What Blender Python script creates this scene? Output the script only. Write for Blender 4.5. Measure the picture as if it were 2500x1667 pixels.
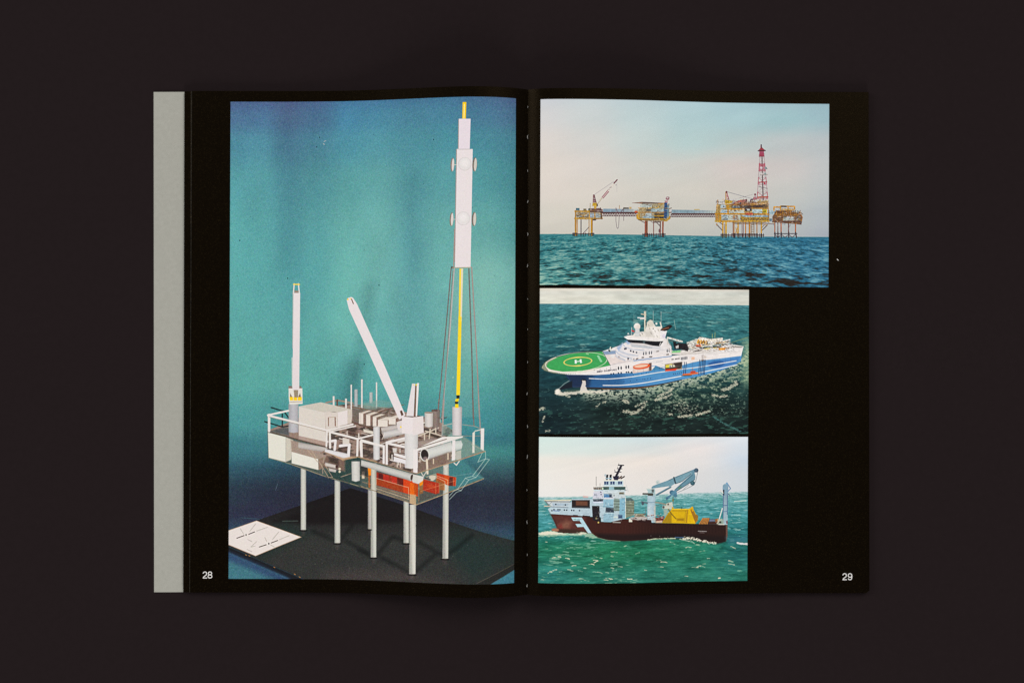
import bpy, math
import numpy as np

# ------------------------------------------------------------------ camera, light, exposure
for o in list(bpy.data.objects):
    bpy.data.objects.remove(o)
scene = bpy.context.scene
K = 0.2428e-3            # metres per unit of the page layout grid (an A4 sized magazine)
CX, CY = 1250.0, 833.5   # grid point under the lens
D = 0.75                 # lens above the resting page level
Z0 = 0.003               # resting page level above the table

cam_data = bpy.data.cameras.new('camera')
cam = bpy.data.objects.new('camera', cam_data)
scene.collection.objects.link(cam)
cam.location = (0, 0, D + Z0)
cam_data.sensor_width = 36.0
cam_data.lens = 36.0 * D / (2500 * K)
cam_data.clip_start = 0.05
cam_data.clip_end = 50
scene.camera = cam

world = bpy.data.worlds.new('World')
scene.world = world
world.use_nodes = True
world.node_tree.nodes['Background'].inputs[0].default_value = (1, 1, 1, 1)
world.node_tree.nodes['Background'].inputs[1].default_value = 0.27


def area_light(name, loc, target, size, power, colour):
    ld = bpy.data.lights.new(name, 'AREA')
    ld.shape = 'SQUARE'
    ld.size = size
    ld.energy = power
    ld.color = colour
    lo = bpy.data.objects.new(name, ld)
    scene.collection.objects.link(lo)
    lo.location = loc
    d = np.array(target, float) - np.array(loc, float)
    from mathutils import Vector
    lo.rotation_euler = Vector(d).to_track_quat('-Z', 'Y').to_euler()
    return lo


area_light('key_fill_light', (1.15, 1.95, 2.4), (0.0, 0.0, 0), 1.8, 56.0, (1.0, 0.985, 0.96))
area_light('key_fill_light', (-2.4, 0.7, 1.25), (-0.05, 0.0, 0), 1.2, 36.0, (0.98, 0.99, 1.0))  # added low fill from the left, evens out the lighting
area_light('key_fill_light', (0.25, -2.5, 1.05), (0.0, -0.05, 0), 1.0, 46.0, (1.0, 0.99, 0.97))  # added low front fill, lightens the shadow below the bottom page edge

scene.view_settings.view_transform = 'Standard'
scene.view_settings.look = 'None'
scene.view_settings.gamma = 1
scene.view_settings.exposure = 0.0
scene.view_settings.use_curve_mapping = False
scene.render.engine = 'CYCLES'
scene.cycles.use_denoising = False

# ------------------------------------------------------------------ page relief
_kx = np.array([430, 467, 600, 700, 840, 920, 1000, 1080, 1140, 1190, 1225, 1255, 1275, 1287.0])
_kz = np.array([3.1, 3.1, 3.0, 2.8, 4.0, 7.2, 11.6, 16.0, 18.4, 18.2, 16.4, 13.6, 10.8, 8.3])
_rx = np.array([1287.0, 1297, 1312, 1340, 1390, 1450, 1550, 1650, 1750, 1900, 2130])
_rz = np.array([8.3, 10.4, 11.8, 12.9, 13.4, 13.2, 11.6, 8.2, 5.2, 3.3, 2.8])


def _smooth(kx, kz, n=1200, sig=26):
    x = np.linspace(kx[0], kx[-1], n)
    z = np.interp(x, kx, kz)
    r = int(sig * 3)
    g = np.exp(-0.5 * (np.arange(-r, r + 1) / sig) ** 2)
    g /= g.sum()
    pad = np.concatenate([2 * z[0] - z[r:0:-1], z, 2 * z[-1] - z[-2:-r - 2:-1]])
    return x, np.convolve(pad, g, 'valid')


_LX, _LZ = _smooth(_kx, _kz)
_RX, _RZ = _smooth(_rx, _rz)


def relief(qx, qy):
    """height of the open pages (m) at a layout grid point; the gutter leans a little"""
    t = np.asarray(qx, float) + 0.0026 * (np.asarray(qy, float) - CY)
    return np.where(t < 1287.0, np.interp(t, _LX, _LZ), np.interp(t, _RX, _RZ)) * 1e-3


def to_page(pts):
    """photo pixel -> layout grid point on the curved page (the ray meets the page)"""
    p = np.asarray(pts, float).reshape(-1, 2)
    q = p.copy()
    for _ in range(6):
        m = 1 - (relief(q[:, 0], q[:, 1]) - Z0) / D
        q[:, 0] = CX + (p[:, 0] - CX) * m
        q[:, 1] = CY + (p[:, 1] - CY) * m
    return q


def world_xy(q):
    q = np.asarray(q, float)
    return np.stack([(q[..., 0] - CX) * K, (CY - q[..., 1]) * K], -1)


# ------------------------------------------------------------------ printing plate: a small ink rasteriser
_rng = np.random.default_rng(11)
_TAB = _rng.random((4, 256, 256)).astype(np.float32)


def noise(U, V, seed=0):
    T = _TAB[seed % 4]
    U = U + 37.7 * seed
    V = V + 11.3 * seed
    iu = np.floor(U).astype(np.int32)
    iv = np.floor(V).astype(np.int32)
    fu = (U - iu).astype(np.float32)
    fv = (V - iv).astype(np.float32)
    fu = fu * fu * (3 - 2 * fu)
    fv = fv * fv * (3 - 2 * fv)
    a = T[iv & 255, iu & 255]
    b = T[iv & 255, (iu + 1) & 255]
    c = T[(iv + 1) & 255, iu & 255]
    d = T[(iv + 1) & 255, (iu + 1) & 255]
    return (a + (b - a) * fu) * (1 - fv) + (c + (d - c) * fu) * fv


def fbm(U, V, seed=0, octv=4, gain=0.5, lac=2.03):
    s = 0
    a = 1.0
    n = 0
    for i in range(octv):
        s = s + a * noise(U * lac ** i, V * lac ** i, seed + i)
        n += a
        a *= gain
    return s / n


def sstep(a, b, x):
    t = np.clip((x - a) / (b - a), 0, 1)
    return t * t * (3 - 2 * t)


def blur(a, sig):
    r = max(1, int(sig * 3))
    g = np.exp(-0.5 * (np.arange(-r, r + 1) / sig) ** 2)
    g = (g / g.sum()).astype(np.float32)
    for ax in (0, 1):
        pad = [(0, 0)] * a.ndim
        pad[ax] = (r, r)
        p = np.pad(a, pad, 'edge')
        out = 0
        n = a.shape[ax]
        for i in range(2 * r + 1):
            sl = [slice(None)] * a.ndim
            sl[ax] = slice(i, i + n)
            out = out + g[i] * p[tuple(sl)]
        a = out
    return a


def curve(pts, n=7):
    """smooth run through the given points (Catmull-Rom)"""
    p = np.array([pts[0]] + list(pts) + [pts[-1]], float)
    out = []
    for i in range(1, len(p) - 2):
        for k in range(n):
            t = k / n
            a, b, c, d = p[i - 1], p[i], p[i + 1], p[i + 2]
            out.append(tuple(.5 * (2 * b + (c - a) * t + (2 * a - 5 * b + 4 * c - d) * t * t + (3 * b - a - 3 * c + d) * t ** 3)))
    return out + [tuple(p[-2])]


class Plate:
    """one printed picture: ink colours (display values 0..255) on a raster in page layout units"""

    def __init__(s, corners, S=2.0):
        s.quad = to_page(corners)            # tl, tr, br, bl
        s.x0, s.y0 = s.quad.min(0) - 2
        x1, y1 = s.quad.max(0) + 2
        s.S = S
        s.W = int((x1 - s.x0) * S)
        s.H = int((y1 - s.y0) * S)
        s.a = np.zeros((s.H, s.W, 3), np.float32)
        gx, gy = np.meshgrid(np.arange(s.W, dtype=np.float32), np.arange(s.H, dtype=np.float32))
        s.X = gx / S + s.x0                  # layout x, y of each raster cell
        s.Y = gy / S + s.y0
        s.mask = None
        s.crop(0, 0, 1)

    def crop(s, ox, oy, sc):
        s.ox, s.oy, s.sc = ox, oy, sc

    def P(s, pts):
        p = np.asarray(pts, float).reshape(-1, 2) / s.sc + (s.ox, s.oy)
        q = to_page(p)
        return (q - (s.x0, s.y0)) * s.S

    def _win(s, lo, hi, pad):
        x0 = max(0, int(lo[0] - pad)); y0 = max(0, int(lo[1] - pad))
        x1 = min(s.W, int(hi[0] + pad) + 2); y1 = min(s.H, int(hi[1] + pad) + 2)
        if x1 <= x0 or y1 <= y0:
            return None
        gx, gy = np.meshgrid(np.arange(x0, x1, dtype=np.float32), np.arange(y0, y1, dtype=np.float32))
        return x0, y0, x1, y1, gx, gy

    def _ink(s, w, m, col, cyl=None, grad=None, alpha=1.0, mul=False):
        x0, y0, x1, y1, gx, gy = w
        m = (m * alpha)[..., None]
        c = np.array(col, np.float32)
        if grad is not None:
            p, q = s.P([grad[1], grad[2]])
            d = q - p
            t = np.clip(((gx - p[0]) * d[0] + (gy - p[1]) * d[1]) / (d @ d), 0, 1)[..., None]
            c = c * (1 - t) + np.array(grad[0], np.float32) * t
        if cyl is not None:
            p, q = s.P([cyl[0], cyl[1]])
            d = q - p
            t = np.clip(((gx - p[0]) * d[0] + (gy - p[1]) * d[1]) / (d @ d), 0, 1)[..., None]
            k = cyl[2] if len(cyl) > 2 else 0.28
            c = c * (1 - k + k * np.sin(np.pi * (0.12 + 0.8 * t)))
        reg = s.a[y0:y1, x0:x1]
        if mul:
            s.a[y0:y1, x0:x1] = reg * (1 - m + m * c)
        else:
            s.a[y0:y1, x0:x1] = reg * (1 - m) + c * m

    def poly(s, pts, col, soft=0.6, alpha=1.0, cyl=None, grad=None, mul=False, rough=None):
        p = s.P(pts)
        sf = max(soft * s.S, 0.5)
        w = s._win(p.min(0), p.max(0), sf + 1)
        if w is None:
            return
        gx, gy = w[4], w[5]
        d2 = np.full(gx.shape, 1e12, np.float32)
        ins = np.zeros(gx.shape, bool)
        n = len(p)
        for i in range(n):
            ax, ay = p[i]
            bx, by = p[(i + 1) % n]
            ex, ey = bx - ax, by - ay
            L = ex * ex + ey * ey + 1e-9
            t = np.clip(((gx - ax) * ex + (gy - ay) * ey) / L, 0, 1)
            dd = (gx - ax - t * ex) ** 2 + (gy - ay - t * ey) ** 2
            np.minimum(d2, dd, out=d2)
            if ay != by:
                c = ((ay > gy) != (by > gy)) & (gx < ex * (gy - ay) / (by - ay) + ax)
                ins ^= c
        sd = np.sqrt(d2)
        sd = np.where(ins, sd, -sd)
        m = np.clip(0.5 + sd / (2 * sf), 0, 1)
        if rough:
            m = s._rough(w, m, rough)
        s._ink(w, m, col, cyl, grad, alpha, mul)

    def _rough(s, w, m, rough):
        """break a foam patch up: rough = (cell x, cell y, amount)"""
        n = fbm(w[4] / (rough[0] * s.S), w[5] / (rough[1] * s.S), 3, 4, .6)
        return sstep(.28, .72, m + (n - .5) * rough[2]) * np.clip(m * 4, 0, 1)

    def line(s, pts, wid, col, soft=0.5, alpha=1.0, mul=False, rough=None):
        """wid in photo pixels"""
        p = s.P(pts)
        hw = wid * s.S / 2
        sf = max(soft * s.S, 0.5)
        w = s._win(p.min(0), p.max(0), hw + sf + 1)
        if w is None:
            return
        gx, gy = w[4], w[5]
        d2 = np.full(gx.shape, 1e12, np.float32)
        for i in range(len(p) - 1):
            ax, ay = p[i]
            ex, ey = p[i + 1] - p[i]
            L = ex * ex + ey * ey + 1e-9
            t = np.clip(((gx - ax) * ex + (gy - ay) * ey) / L, 0, 1)
            np.minimum(d2, (gx - ax - t * ex) ** 2 + (gy - ay - t * ey) ** 2, out=d2)
        m = np.clip(0.5 + (hw - np.sqrt(d2)) / (2 * sf), 0, 1) * min(1.0, wid * s.S / 1.2)
        if rough:
            m = s._rough(w, m, rough)
        s._ink(w, m, col, None, None, alpha, mul)

    def ell(s, cx, cy, rx, ry, col, ang=0.0, soft=0.6, alpha=1.0, ring=None, grad=None, mul=False, cyl=None):
        """centre and radii in crop units"""
        p = s.P([(cx, cy)])[0]
        f = s.S / s.sc
        a, b = rx * f, ry * f
        R = max(a, b)
        sf = max(soft * s.S, 0.5)
        w = s._win(p - R, p + R, sf + 2)
        if w is None:
            return
        gx, gy = w[4] - p[0], w[5] - p[1]
        ca, sa = math.cos(ang), math.sin(ang)
        u = gx * ca + gy * sa
        v = -gx * sa + gy * ca
        r = np.sqrt((u / a) ** 2 + (v / b) ** 2) + 1e-6
        rad = np.sqrt(u * u + v * v)
        sd = np.where(r > 1e-3, rad * (1 / r - 1), min(a, b))
        if ring is not None:
            hw = ring * s.S / 2
            m = np.clip(0.5 + (hw - np.abs(sd)) / (2 * sf), 0, 1) * min(1.0, ring * s.S / 1.2)
        else:
            m = np.clip(0.5 + sd / (2 * sf), 0, 1)
        s._ink(w, m, col, cyl, grad, alpha, mul)

    def field(s, xs, ys, cols):
        """smooth colour field from a grid of ink values (layout units)"""
        c = np.array(cols, np.float32)
        u = np.interp(s.X[0], xs, np.arange(len(xs)))
        v = np.interp(s.Y[:, 0], ys, np.arange(len(ys)))
        iu = np.clip(u.astype(int), 0, len(xs) - 2); fu = (u - iu)
        iv = np.clip(v.astype(int), 0, len(ys) - 2); fv = (v - iv)
        fu = (fu * fu * (3 - 2 * fu)).astype(np.float32)[None, :, None]
        fv = (fv * fv * (3 - 2 * fv)).astype(np.float32)[:, None, None]
        top = c[iv][:, iu] * (1 - fu) + c[iv][:, iu + 1] * fu
        bot = c[iv + 1][:, iu] * (1 - fu) + c[iv + 1][:, iu + 1] * fu
        s.a[:] = top * (1 - fv) + bot * fv

    def mix(s, m, col):
        m = m[..., None]
        s.a[:] = s.a * (1 - m) + np.array(col, np.float32) * m

    def clutter(s, before, cell, amt, box, seed=2):
        """fine uneven tone over everything drawn since the copy 'before' was taken"""
        d = np.clip(np.abs(s.a - before).sum(2) / 40, 0, 1)
        b = (s.X > box[0]) & (s.Y > box[1]) & (s.X < box[2]) & (s.Y < box[3])
        n = fbm(s.X / cell[0], s.Y / cell[1], seed, 3, .7) - .5
        s.a *= (1 + amt * n * d * b)[..., None]

    def finish(s, name, grain=4.0, soft=0.5, seed=1, contrast=1.0):
        s.a[:] = 118 + (s.a - 118) * contrast
        a = blur(s.a, soft * s.S)
        a = a + .75 * (a - blur(a, 1.3 * s.S))          # the crisp edge of a scanned, sharpened picture
        r = np.random.default_rng(seed)
        g = r.normal(0, 1, (s.H, s.W, 1)).astype(np.float32)
        gc = r.normal(0, 1, (s.H, s.W, 3)).astype(np.float32)
        g = blur(g, 0.9) * 2.6
        gc = blur(gc, 1.1) * 3.2
        lum = a.mean(2, keepdims=True)
        k = grain * (0.35 + 0.65 * (1 - np.clip((lum - 120) / 100, 0, 1))) * np.clip(lum / 60, 0.35, 1)
        a = np.clip(a + k * (0.8 * g + 0.45 * gc), 2, 250) / 255.0
        img = bpy.data.images.new(name, s.W, s.H, alpha=False)
        img.colorspace_settings.name = 'sRGB'
        px = np.ones((s.H, s.W, 4), np.float32)
        px[..., :3] = a[::-1]
        img.pixels.foreach_set(px.ravel())
        img.update()
        img.pack()
        return img


# tiny stroke alphabet (unit box, y down) for the lettering in print
STROKES = {
    'G': [[(1, .2), (.75, 0), (.25, 0), (0, .25), (0, .75), (.25, 1), (.75, 1), (1, .8), (1, .55), (.6, .55)]],
    'E': [[(1, 0), (0, 0), (0, 1), (1, 1)], [(0, .5), (.8, .5)]],
    'O': [[(.25, 0), (.75, 0), (1, .25), (1, .75), (.75, 1), (.25, 1), (0, .75), (0, .25), (.25, 0)]],
    'C': [[(1, .2), (.75, 0), (.25, 0), (0, .25), (0, .75), (.25, 1), (.75, 1), (1, .8)]],
    'A': [[(0, 1), (.5, 0), (1, 1)], [(.2, .65), (.8, .65)]],
    'S': [[(1, .15), (.75, 0), (.25, 0), (0, .2), (.2, .45), (.8, .55), (1, .8), (.75, 1), (.25, 1), (0, .85)]],
    'P': [[(0, 1), (0, 0), (.7, 0), (1, .25), (.7, .52), (0, .52)]],
    'I': [[(.5, 0), (.5, 1)]],
    'N': [[(0, 1), (0, 0), (1, 1), (1, 0)]],
}

# ------------------------------------------------------------------ picture 1: the white scale model of a rig
def paint_model():
    s = Plate([(563, 249), (1259.5, 241), (1255, 1422), (558, 1412)])
    s.field([560, 640, 705, 770, 850, 930, 1010, 1090, 1180, 1260],
            [245, 290, 350, 440, 560, 680, 800, 930, 1030, 1090, 1150, 1215, 1250, 1290, 1330, 1420], [
        [(74, 92, 138), (72, 90, 138), (74, 80, 126), (68, 92, 136), (62, 126, 162), (60, 122, 154), (58, 118, 146), (60, 118, 146), (66, 106, 142), (74, 96, 138)],
        [(76, 108, 148), (74, 112, 150), (70, 88, 126), (66, 98, 134), (66, 138, 164), (68, 140, 156), (66, 132, 148), (66, 132, 150), (66, 118, 146), (70, 106, 142)],
        [(76, 140, 158), (78, 142, 156), (68, 108, 138), (68, 122, 142), (74, 148, 160), (80, 152, 156), (72, 142, 148), (68, 140, 146), (66, 134, 146), (64, 124, 142)],
        [(84, 162, 162), (84, 158, 158), (70, 132, 144), (74, 140, 146), (88, 162, 154), (96, 166, 156), (76, 144, 146), (82, 152, 150), (72, 146, 146), (64, 136, 144)],
        [(84, 166, 160), (82, 162, 158), (72, 144, 148), (78, 152, 150), (102, 176, 162), (106, 174, 160), (82, 150, 150), (100, 170, 158), (98, 166, 154), (80, 154, 150)],
        [(84, 168, 160), (78, 160, 154), (72, 150, 150), (78, 156, 152), (106, 182, 164), (108, 178, 164), (86, 154, 152), (108, 178, 164), (110, 176, 160), (98, 166, 156)],
        [(84, 166, 156), (80, 160, 152), (74, 152, 148), (88, 168, 156), (106, 182, 164), (96, 168, 158), (88, 156, 152), (110, 176, 164), (108, 174, 162), (90, 164, 154)],
        [(86, 166, 152), (88, 168, 152), (88, 168, 154), (86, 166, 152), (76, 152, 146), (82, 160, 150), (78, 158, 148), (84, 162, 152), (80, 160, 150), (76, 154, 146)],
        [(70, 150, 144), (74, 152, 144), (72, 148, 142), (70, 146, 140), (66, 138, 138), (66, 138, 138), (66, 138, 138), (64, 138, 140), (60, 136, 140), (58, 132, 140)],
        [(56, 126, 132), (58, 124, 130), (54, 116, 126), (52, 110, 122), (50, 102, 116), (48, 98, 114), (50, 104, 118), (50, 112, 124), (48, 106, 122), (44, 104, 122)],
        [(46, 100, 116), (44, 90, 110), (42, 78, 100), (40, 66, 90), (38, 58, 82), (38, 58, 82), (38, 62, 86), (40, 68, 92), (40, 76, 100), (42, 80, 104)],
        [(46, 84, 108), (44, 66, 96), (42, 56, 86), (40, 50, 78), (38, 46, 70), (36, 44, 68), (38, 48, 72), (40, 54, 80), (44, 60, 86), (46, 64, 90)],
        [(48, 70, 104), (48, 60, 96), (46, 56, 90), (44, 54, 86), (40, 48, 76), (40, 48, 76), (42, 54, 82), (44, 60, 88), (46, 68, 94), (46, 74, 98)],
        [(54, 92, 120), (56, 84, 118), (52, 76, 110), (48, 70, 104), (46, 66, 98), (46, 66, 98), (48, 74, 102), (50, 84, 112), (52, 94, 122), (52, 96, 124)],
        [(58, 122, 138), (58, 116, 134), (56, 110, 130), (54, 100, 124), (52, 96, 120), (52, 96, 120), (54, 104, 126), (56, 112, 132), (58, 120, 138), (58, 122, 142)],
        [(62, 128, 142), (60, 124, 140), (58, 116, 134), (56, 110, 130), (54, 106, 130), (54, 106, 130), (56, 112, 134), (58, 120, 140), (62, 128, 150), (64, 132, 154)]])
    s.a[:] = (.58 * s.a + .42 * s.a.mean(1, keepdims=True)) * np.array((1.03, .985, 1.025), np.float32)
    s.a[..., 2] *= .83 + .17 * np.clip(s.a[..., 1] / 150, 0, 1)
    low = (sstep(1120, 1190, s.Y) * (1 - sstep(1265, 1320, s.Y)))[..., None]
    s.a *= 1 - low * np.array((.14, .27, .26), np.float32)
    s.a *= 1 - sstep(1270, 1330, s.Y)[..., None] * np.array((-.02, .05, .08), np.float32)
    s.a *= 1 + (sstep(1080, 1200, s.X) * sstep(1060, 1100, s.Y) * (1 - sstep(1140, 1200, s.Y)))[..., None] * np.array((.34, .30, .14), np.float32)
    s.a *= 1 + (sstep(1090, 1180, s.X) * sstep(560, 680, s.Y) * (1 - sstep(840, 960, s.Y)))[..., None] * np.array((.20, .10, .08), np.float32)
    cl = fbm(s.X / 60, s.Y / 110, 1, 4) - 0.5
    s.a *= (1 + 0.10 * cl)[..., None]
    # soft shadows of the booms and dark fold bands on the backdrop
    s.crop(0, 0, 1.0)
    for (pts, w, k) in [([(905, 700), (893, 760), (880, 850), (860, 960)], 26, .80), ([(690, 330), (704, 480), (712, 640)], 60, .93),
                        ([(1010, 430), (1004, 560), (1012, 660)], 34, .92), ([(860, 900), (845, 980)], 40, .84), ([(1085, 735), (1110, 780)], 34, .9)]:
        k = .35 + .65 * k
        s.line(pts, w, (k, k * 1.01, k * 1.02), soft=16, mul=True)
    r = np.random.default_rng(5)
    for i in range(70):       # dust on the negative
        x, y = r.uniform(565, 1250), r.uniform(250, 1010)
        s.ell(x, y, r.uniform(.4, 1.0), r.uniform(.5, 1.3), (30, 60, 75), soft=.5, alpha=r.uniform(.3, .8))
    for x, y in [(780, 336), (773, 359), (702, 679), (585, 587), (1058, 341), (925, 696), (889, 889)]:
        s.ell(x, y, 1.3, 1.5, (14, 40, 50), soft=.5)
    for p in [[(791, 346), (795, 344)], [(789, 351), (792, 353)]]:
        s.line(p, 1.2, (205, 190, 180))

    # base board
    s.poly([(540, 1306), (626, 1270), (855, 1190.5), (1016, 1242), (1096, 1271), (1169, 1295.6), (1270, 1322), (1270, 1370),
            (1134, 1440), (800, 1440), (736, 1410.5), (623, 1361.6), (540, 1325)], (20, 16, 17), soft=.9, grad=((46, 47, 45), (855, 1225), (855, 1320)))
    s.poly([(668, 1272), (855, 1206), (1000, 1252), (1024, 1262), (960, 1275), (870, 1278), (760, 1278), (690, 1276)], (21, 16, 17), soft=6)
    s.poly([(1110, 1290), (1250, 1325), (1250, 1370), (1150, 1415), (1080, 1330)], (33, 47, 45), soft=22)
    s.poly([(580, 1310), (700, 1275), (760, 1300), (640, 1365)], (33, 45, 42), soft=14)
    s.poly([(800, 1395), (980, 1390), (1100, 1424), (780, 1424)], (62, 56, 54), soft=16)
    # board edge, front left and right corner
    s.poly([(540, 1325), (623, 1361.6), (736, 1410.5), (752, 1424), (722, 1424), (700, 1408), (620, 1374), (540, 1340)], (22, 24, 30), soft=2.2)
    s.poly([(540, 1338), (620, 1372), (708, 1412), (690, 1424), (620, 1392), (540, 1360)], (44, 66, 100), soft=6, alpha=.8)
    s.poly([(1134, 1440), (1258, 1373), (1258, 1388), (1171, 1440)], (35, 36, 34), soft=1.0)
    s.line([(1164, 1423), (1258, 1374)], 1.0, (104, 92, 74), alpha=.8)
    s.poly([(1175, 1440), (1258, 1390), (1258, 1440)], (62, 122, 140), soft=1.4)
    for i in range(60):
        x, y = r.uniform(640, 1240), r.uniform(1270, 1415)
        s.ell(x, y, .8, .8, (150, 150, 140), alpha=r.uniform(.1, .45))
    for x, y in [(599, 1353), (668, 1383), (730, 1407), (607, 1355), (718, 1400)]:
        s.line([(x, y), (x + 3, y + 1.5)], 1.4, (190, 130, 60))
    # leg shadows on the board
    s.crop(880, 1180, 5.88)
    for p in [[(690, 1265), (300, 1060)], [(800, 1255), (1060, 1025)], [(1165, 1020), (840, 840)], [(1290, 990), (1600, 740)],
              [(140, 1035), (-20, 955)], [(250, 1010), (440, 780)], [(640, 830), (480, 760)]]:
        s.line(p, 9, (.60, .62, .62), soft=5, mul=True)
    s.crop(540, 1180, 6.03)
    for p in [[(1670, 835), (1350, 700)], [(1765, 830), (1920, 620)], [(2150, 1010), (1850, 850)]]:
        s.line(p, 9, (.64, .66, .66), soft=5, mul=True)
    s.line([(900, 550), (1130, 546)], 1.2, (110, 130, 120), alpha=.7)
    s.line([(300, 500), (560, 520)], 1.2, (90, 150, 150), alpha=.4)
    s.line([(830, 0), (800, 95)], 1.0, (120, 150, 160), alpha=.6)
    # sketch sheet lying on the board
    s.poly([(90, 695), (520, 545), (1177, 785), (505, 1062), (90, 893)], (226, 216, 210), soft=.5)
    s.line([(100, 690), (520, 545), (1177, 785)], 1.0, (214, 168, 130), alpha=.8)
    s.line([(1177, 785), (840, 920), (505, 1062), (100, 893)], 1.2, (176, 134, 104), alpha=.8)
    for p in [[(230, 800), (335, 762)], [(405, 742), (490, 708)], [(560, 930), (660, 897)], [(735, 870), (830, 834)]]:
        s.line(p, 1.9, (58, 44, 40))
    s.ell(365, 752, 9, 12, (50, 40, 38)); s.ell(700, 880, 10, 13, (50, 40, 38))
    for p in [[(420, 700), (505, 590)], [(520, 695), (680, 640)], [(755, 820), (845, 710)], [(855, 822), (1000, 762)], [(330, 740), (280, 660)],
              [(670, 850), (640, 790)], [(440, 925), (520, 850)], [(380, 965), (450, 1000)], [(440, 930), (500, 915)], [(390, 820), (450, 850)], [(730, 900), (780, 930)]]:
        s.line(p, 1.5, (160, 154, 142), alpha=.7)

    # back legs and front legs of the model
    def leg(x0, x1, yt, yb, xs=0, c=(204, 203, 192)):
        s.poly([(x0, yt), (x1, yt), (x1 - xs, yb - 1), ((x0 + x1) / 2 - xs, yb + 1.4), (x0 - xs, yb - 1)], c, soft=.8, cyl=((x0 - xs / 2, yt), (x1 - xs / 2, yt), .34))
    s.crop(0, 0, 1)
    leg(898, 907, 1140, 1291, 0, (188, 184, 178))
    leg(985, 998, 1180, 1325)
    leg(734, 747, 1120, 1293)
    leg(816.6, 830.5, 1150, 1325)

    # ---- transparent lower deck and everything standing on it
    s.poly([(654, 1116), (801, 1165), (1015.4, 1231.7), (1180.7, 1167.4), (1110, 1125), (1016, 1150), (880, 1112), (801, 1090), (653, 1050)], (74, 88, 82), soft=.8)
    s.poly([(800, 1100), (880, 1116), (880, 1190), (801, 1165)], (44, 66, 62), soft=3)
    s.poly([(780, 1095), (842, 1115), (842, 1150), (785, 1140)], (120, 96, 84), soft=3)
    s.poly([(1016, 1156), (1110, 1122), (1180, 1166), (1015.4, 1231)], (92, 116, 110), soft=2)
    s.poly([(1085, 1135), (1130, 1120), (1180, 1166), (1100, 1196)], (64, 122, 126), soft=4)
    s.poly([(900, 1180), (1010, 1205), (1014, 1229), (905, 1196)], (112, 104, 92), soft=2.5)
    s.poly([(1020, 1195), (1090, 1190), (1096, 1199), (1018, 1228)], (80, 80, 74), soft=3)
    leg(905.5, 919, 1130, 1360, 0.6)
    leg(1082, 1096, 1085, 1363, 2)
    s.crop(880, 900, 4.356)
    # orange and red partitions
    s.poly([(170, 1095), (530, 1185), (530, 1335), (170, 1235)], (156, 46, 24), soft=.8)
    for a, b, c in [(170, 225, (150, 40, 30)), (240, 300, (178, 44, 30)), (330, 385, (186, 46, 28)), (390, 455, (96, 28, 22)), (190, 240, (88, 26, 24))]:
        s.poly([(a, 1100 + (a - 170) * .25), (b, 1100 + (b - 170) * .25), (b, 1175 + (b - 170) * .27), (a, 1175 + (a - 170) * .27)], c, soft=.8)
    s.poly([(170, 1165), (510, 1262), (510, 1322), (170, 1225)], (162, 62, 22), soft=1, alpha=.85)
    s.poly([(455, 1165), (615, 1205), (608, 1355), (455, 1312)], (208, 66, 20), soft=.7)
    s.poly([(525, 1210), (600, 1222), (592, 1350), (525, 1338)], (226, 100, 18), soft=1)
    s.poly([(565, 1215), (612, 1215), (608, 1340), (572, 1345)], (176, 66, 14), soft=1, alpha=.7)
    s.poly([(620, 1180), (668, 1178), (662, 1230), (628, 1250)], (234, 134, 16), soft=.7)
    s.poly([(626, 1245), (668, 1235), (664, 1320), (628, 1330)], (156, 96, 50), soft=1, alpha=.8)
    s.poly([(668, 1170), (838, 1215), (838, 1318), (800, 1330), (665, 1290)], (172, 46, 24), soft=.7)
    s.poly([(700, 1215), (800, 1240), (800, 1275), (700, 1255)], (188, 58, 26), soft=1.4)
    s.poly([(808, 1105), (1018, 1152), (1012, 1245), (930, 1238), (810, 1185)], (184, 56, 24), soft=.7)
    s.poly([(890, 1130), (940, 1142), (935, 1230), (895, 1215)], (206, 78, 24), soft=1)
    s.poly([(945, 1150), (985, 1155), (985, 1245), (940, 1240)], (96, 34, 26), soft=.8)
    s.poly([(800, 1160), (895, 1195), (895, 1290), (838, 1285), (838, 1215), (800, 1205)], (168, 92, 40), soft=.8, alpha=.75)
    for p in [[(165, 1160), (510, 1260), (512, 1384), (165, 1270)], [(805, 1150), (897, 1195), (897, 1292)], [(810, 1135), (928, 1180), (925, 1300)]]:
        s.line(p, 1.2, (226, 196, 160), alpha=.9)
    s.poly([(560, 1120), (672, 1145), (665, 1185), (615, 1222), (555, 1205)], (214, 210, 202), soft=.7)
    s.poly([(730, 1135), (800, 1130), (800, 1165), (770, 1190), (730, 1180)], (206, 196, 176), soft=1)
    s.line([(700, 1150), (800, 1115), (810, 1165)], 1.3, (190, 170, 140)); s.line([(690, 1160), (740, 1175)], 3, (70, 56, 48))
    # lower deck rim
    s.line([(0, 1245), (590, 1445), (1310, 1166)], 1.8, (166, 142, 112)); s.line([(590, 1445), (1310, 1166)], 1.2, (196, 164, 122), alpha=.6)
    s.line([(940, 1145), (1180, 1110), (1310, 1166)], 1.0, (140, 170, 160), alpha=.6)
    # acrylic stairs
    for p in [[(1250, 985), (1300, 880), (1330, 880), (1328, 955)], [(1245, 990), (1330, 955), (1190, 1140), (1115, 1160), (1030, 1280), (990, 1300), (945, 1350)],
              [(1330, 955), (1370, 962), (1228, 1152), (1150, 1180), (1070, 1292), (1020, 1310), (945, 1388)], [(1190, 1140), (1228, 1152)], [(1115, 1160), (1150, 1180)], [(1030, 1280), (1070, 1292)]]:
        s.line(p, 1.3, (186, 206, 194), alpha=.85)
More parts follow.
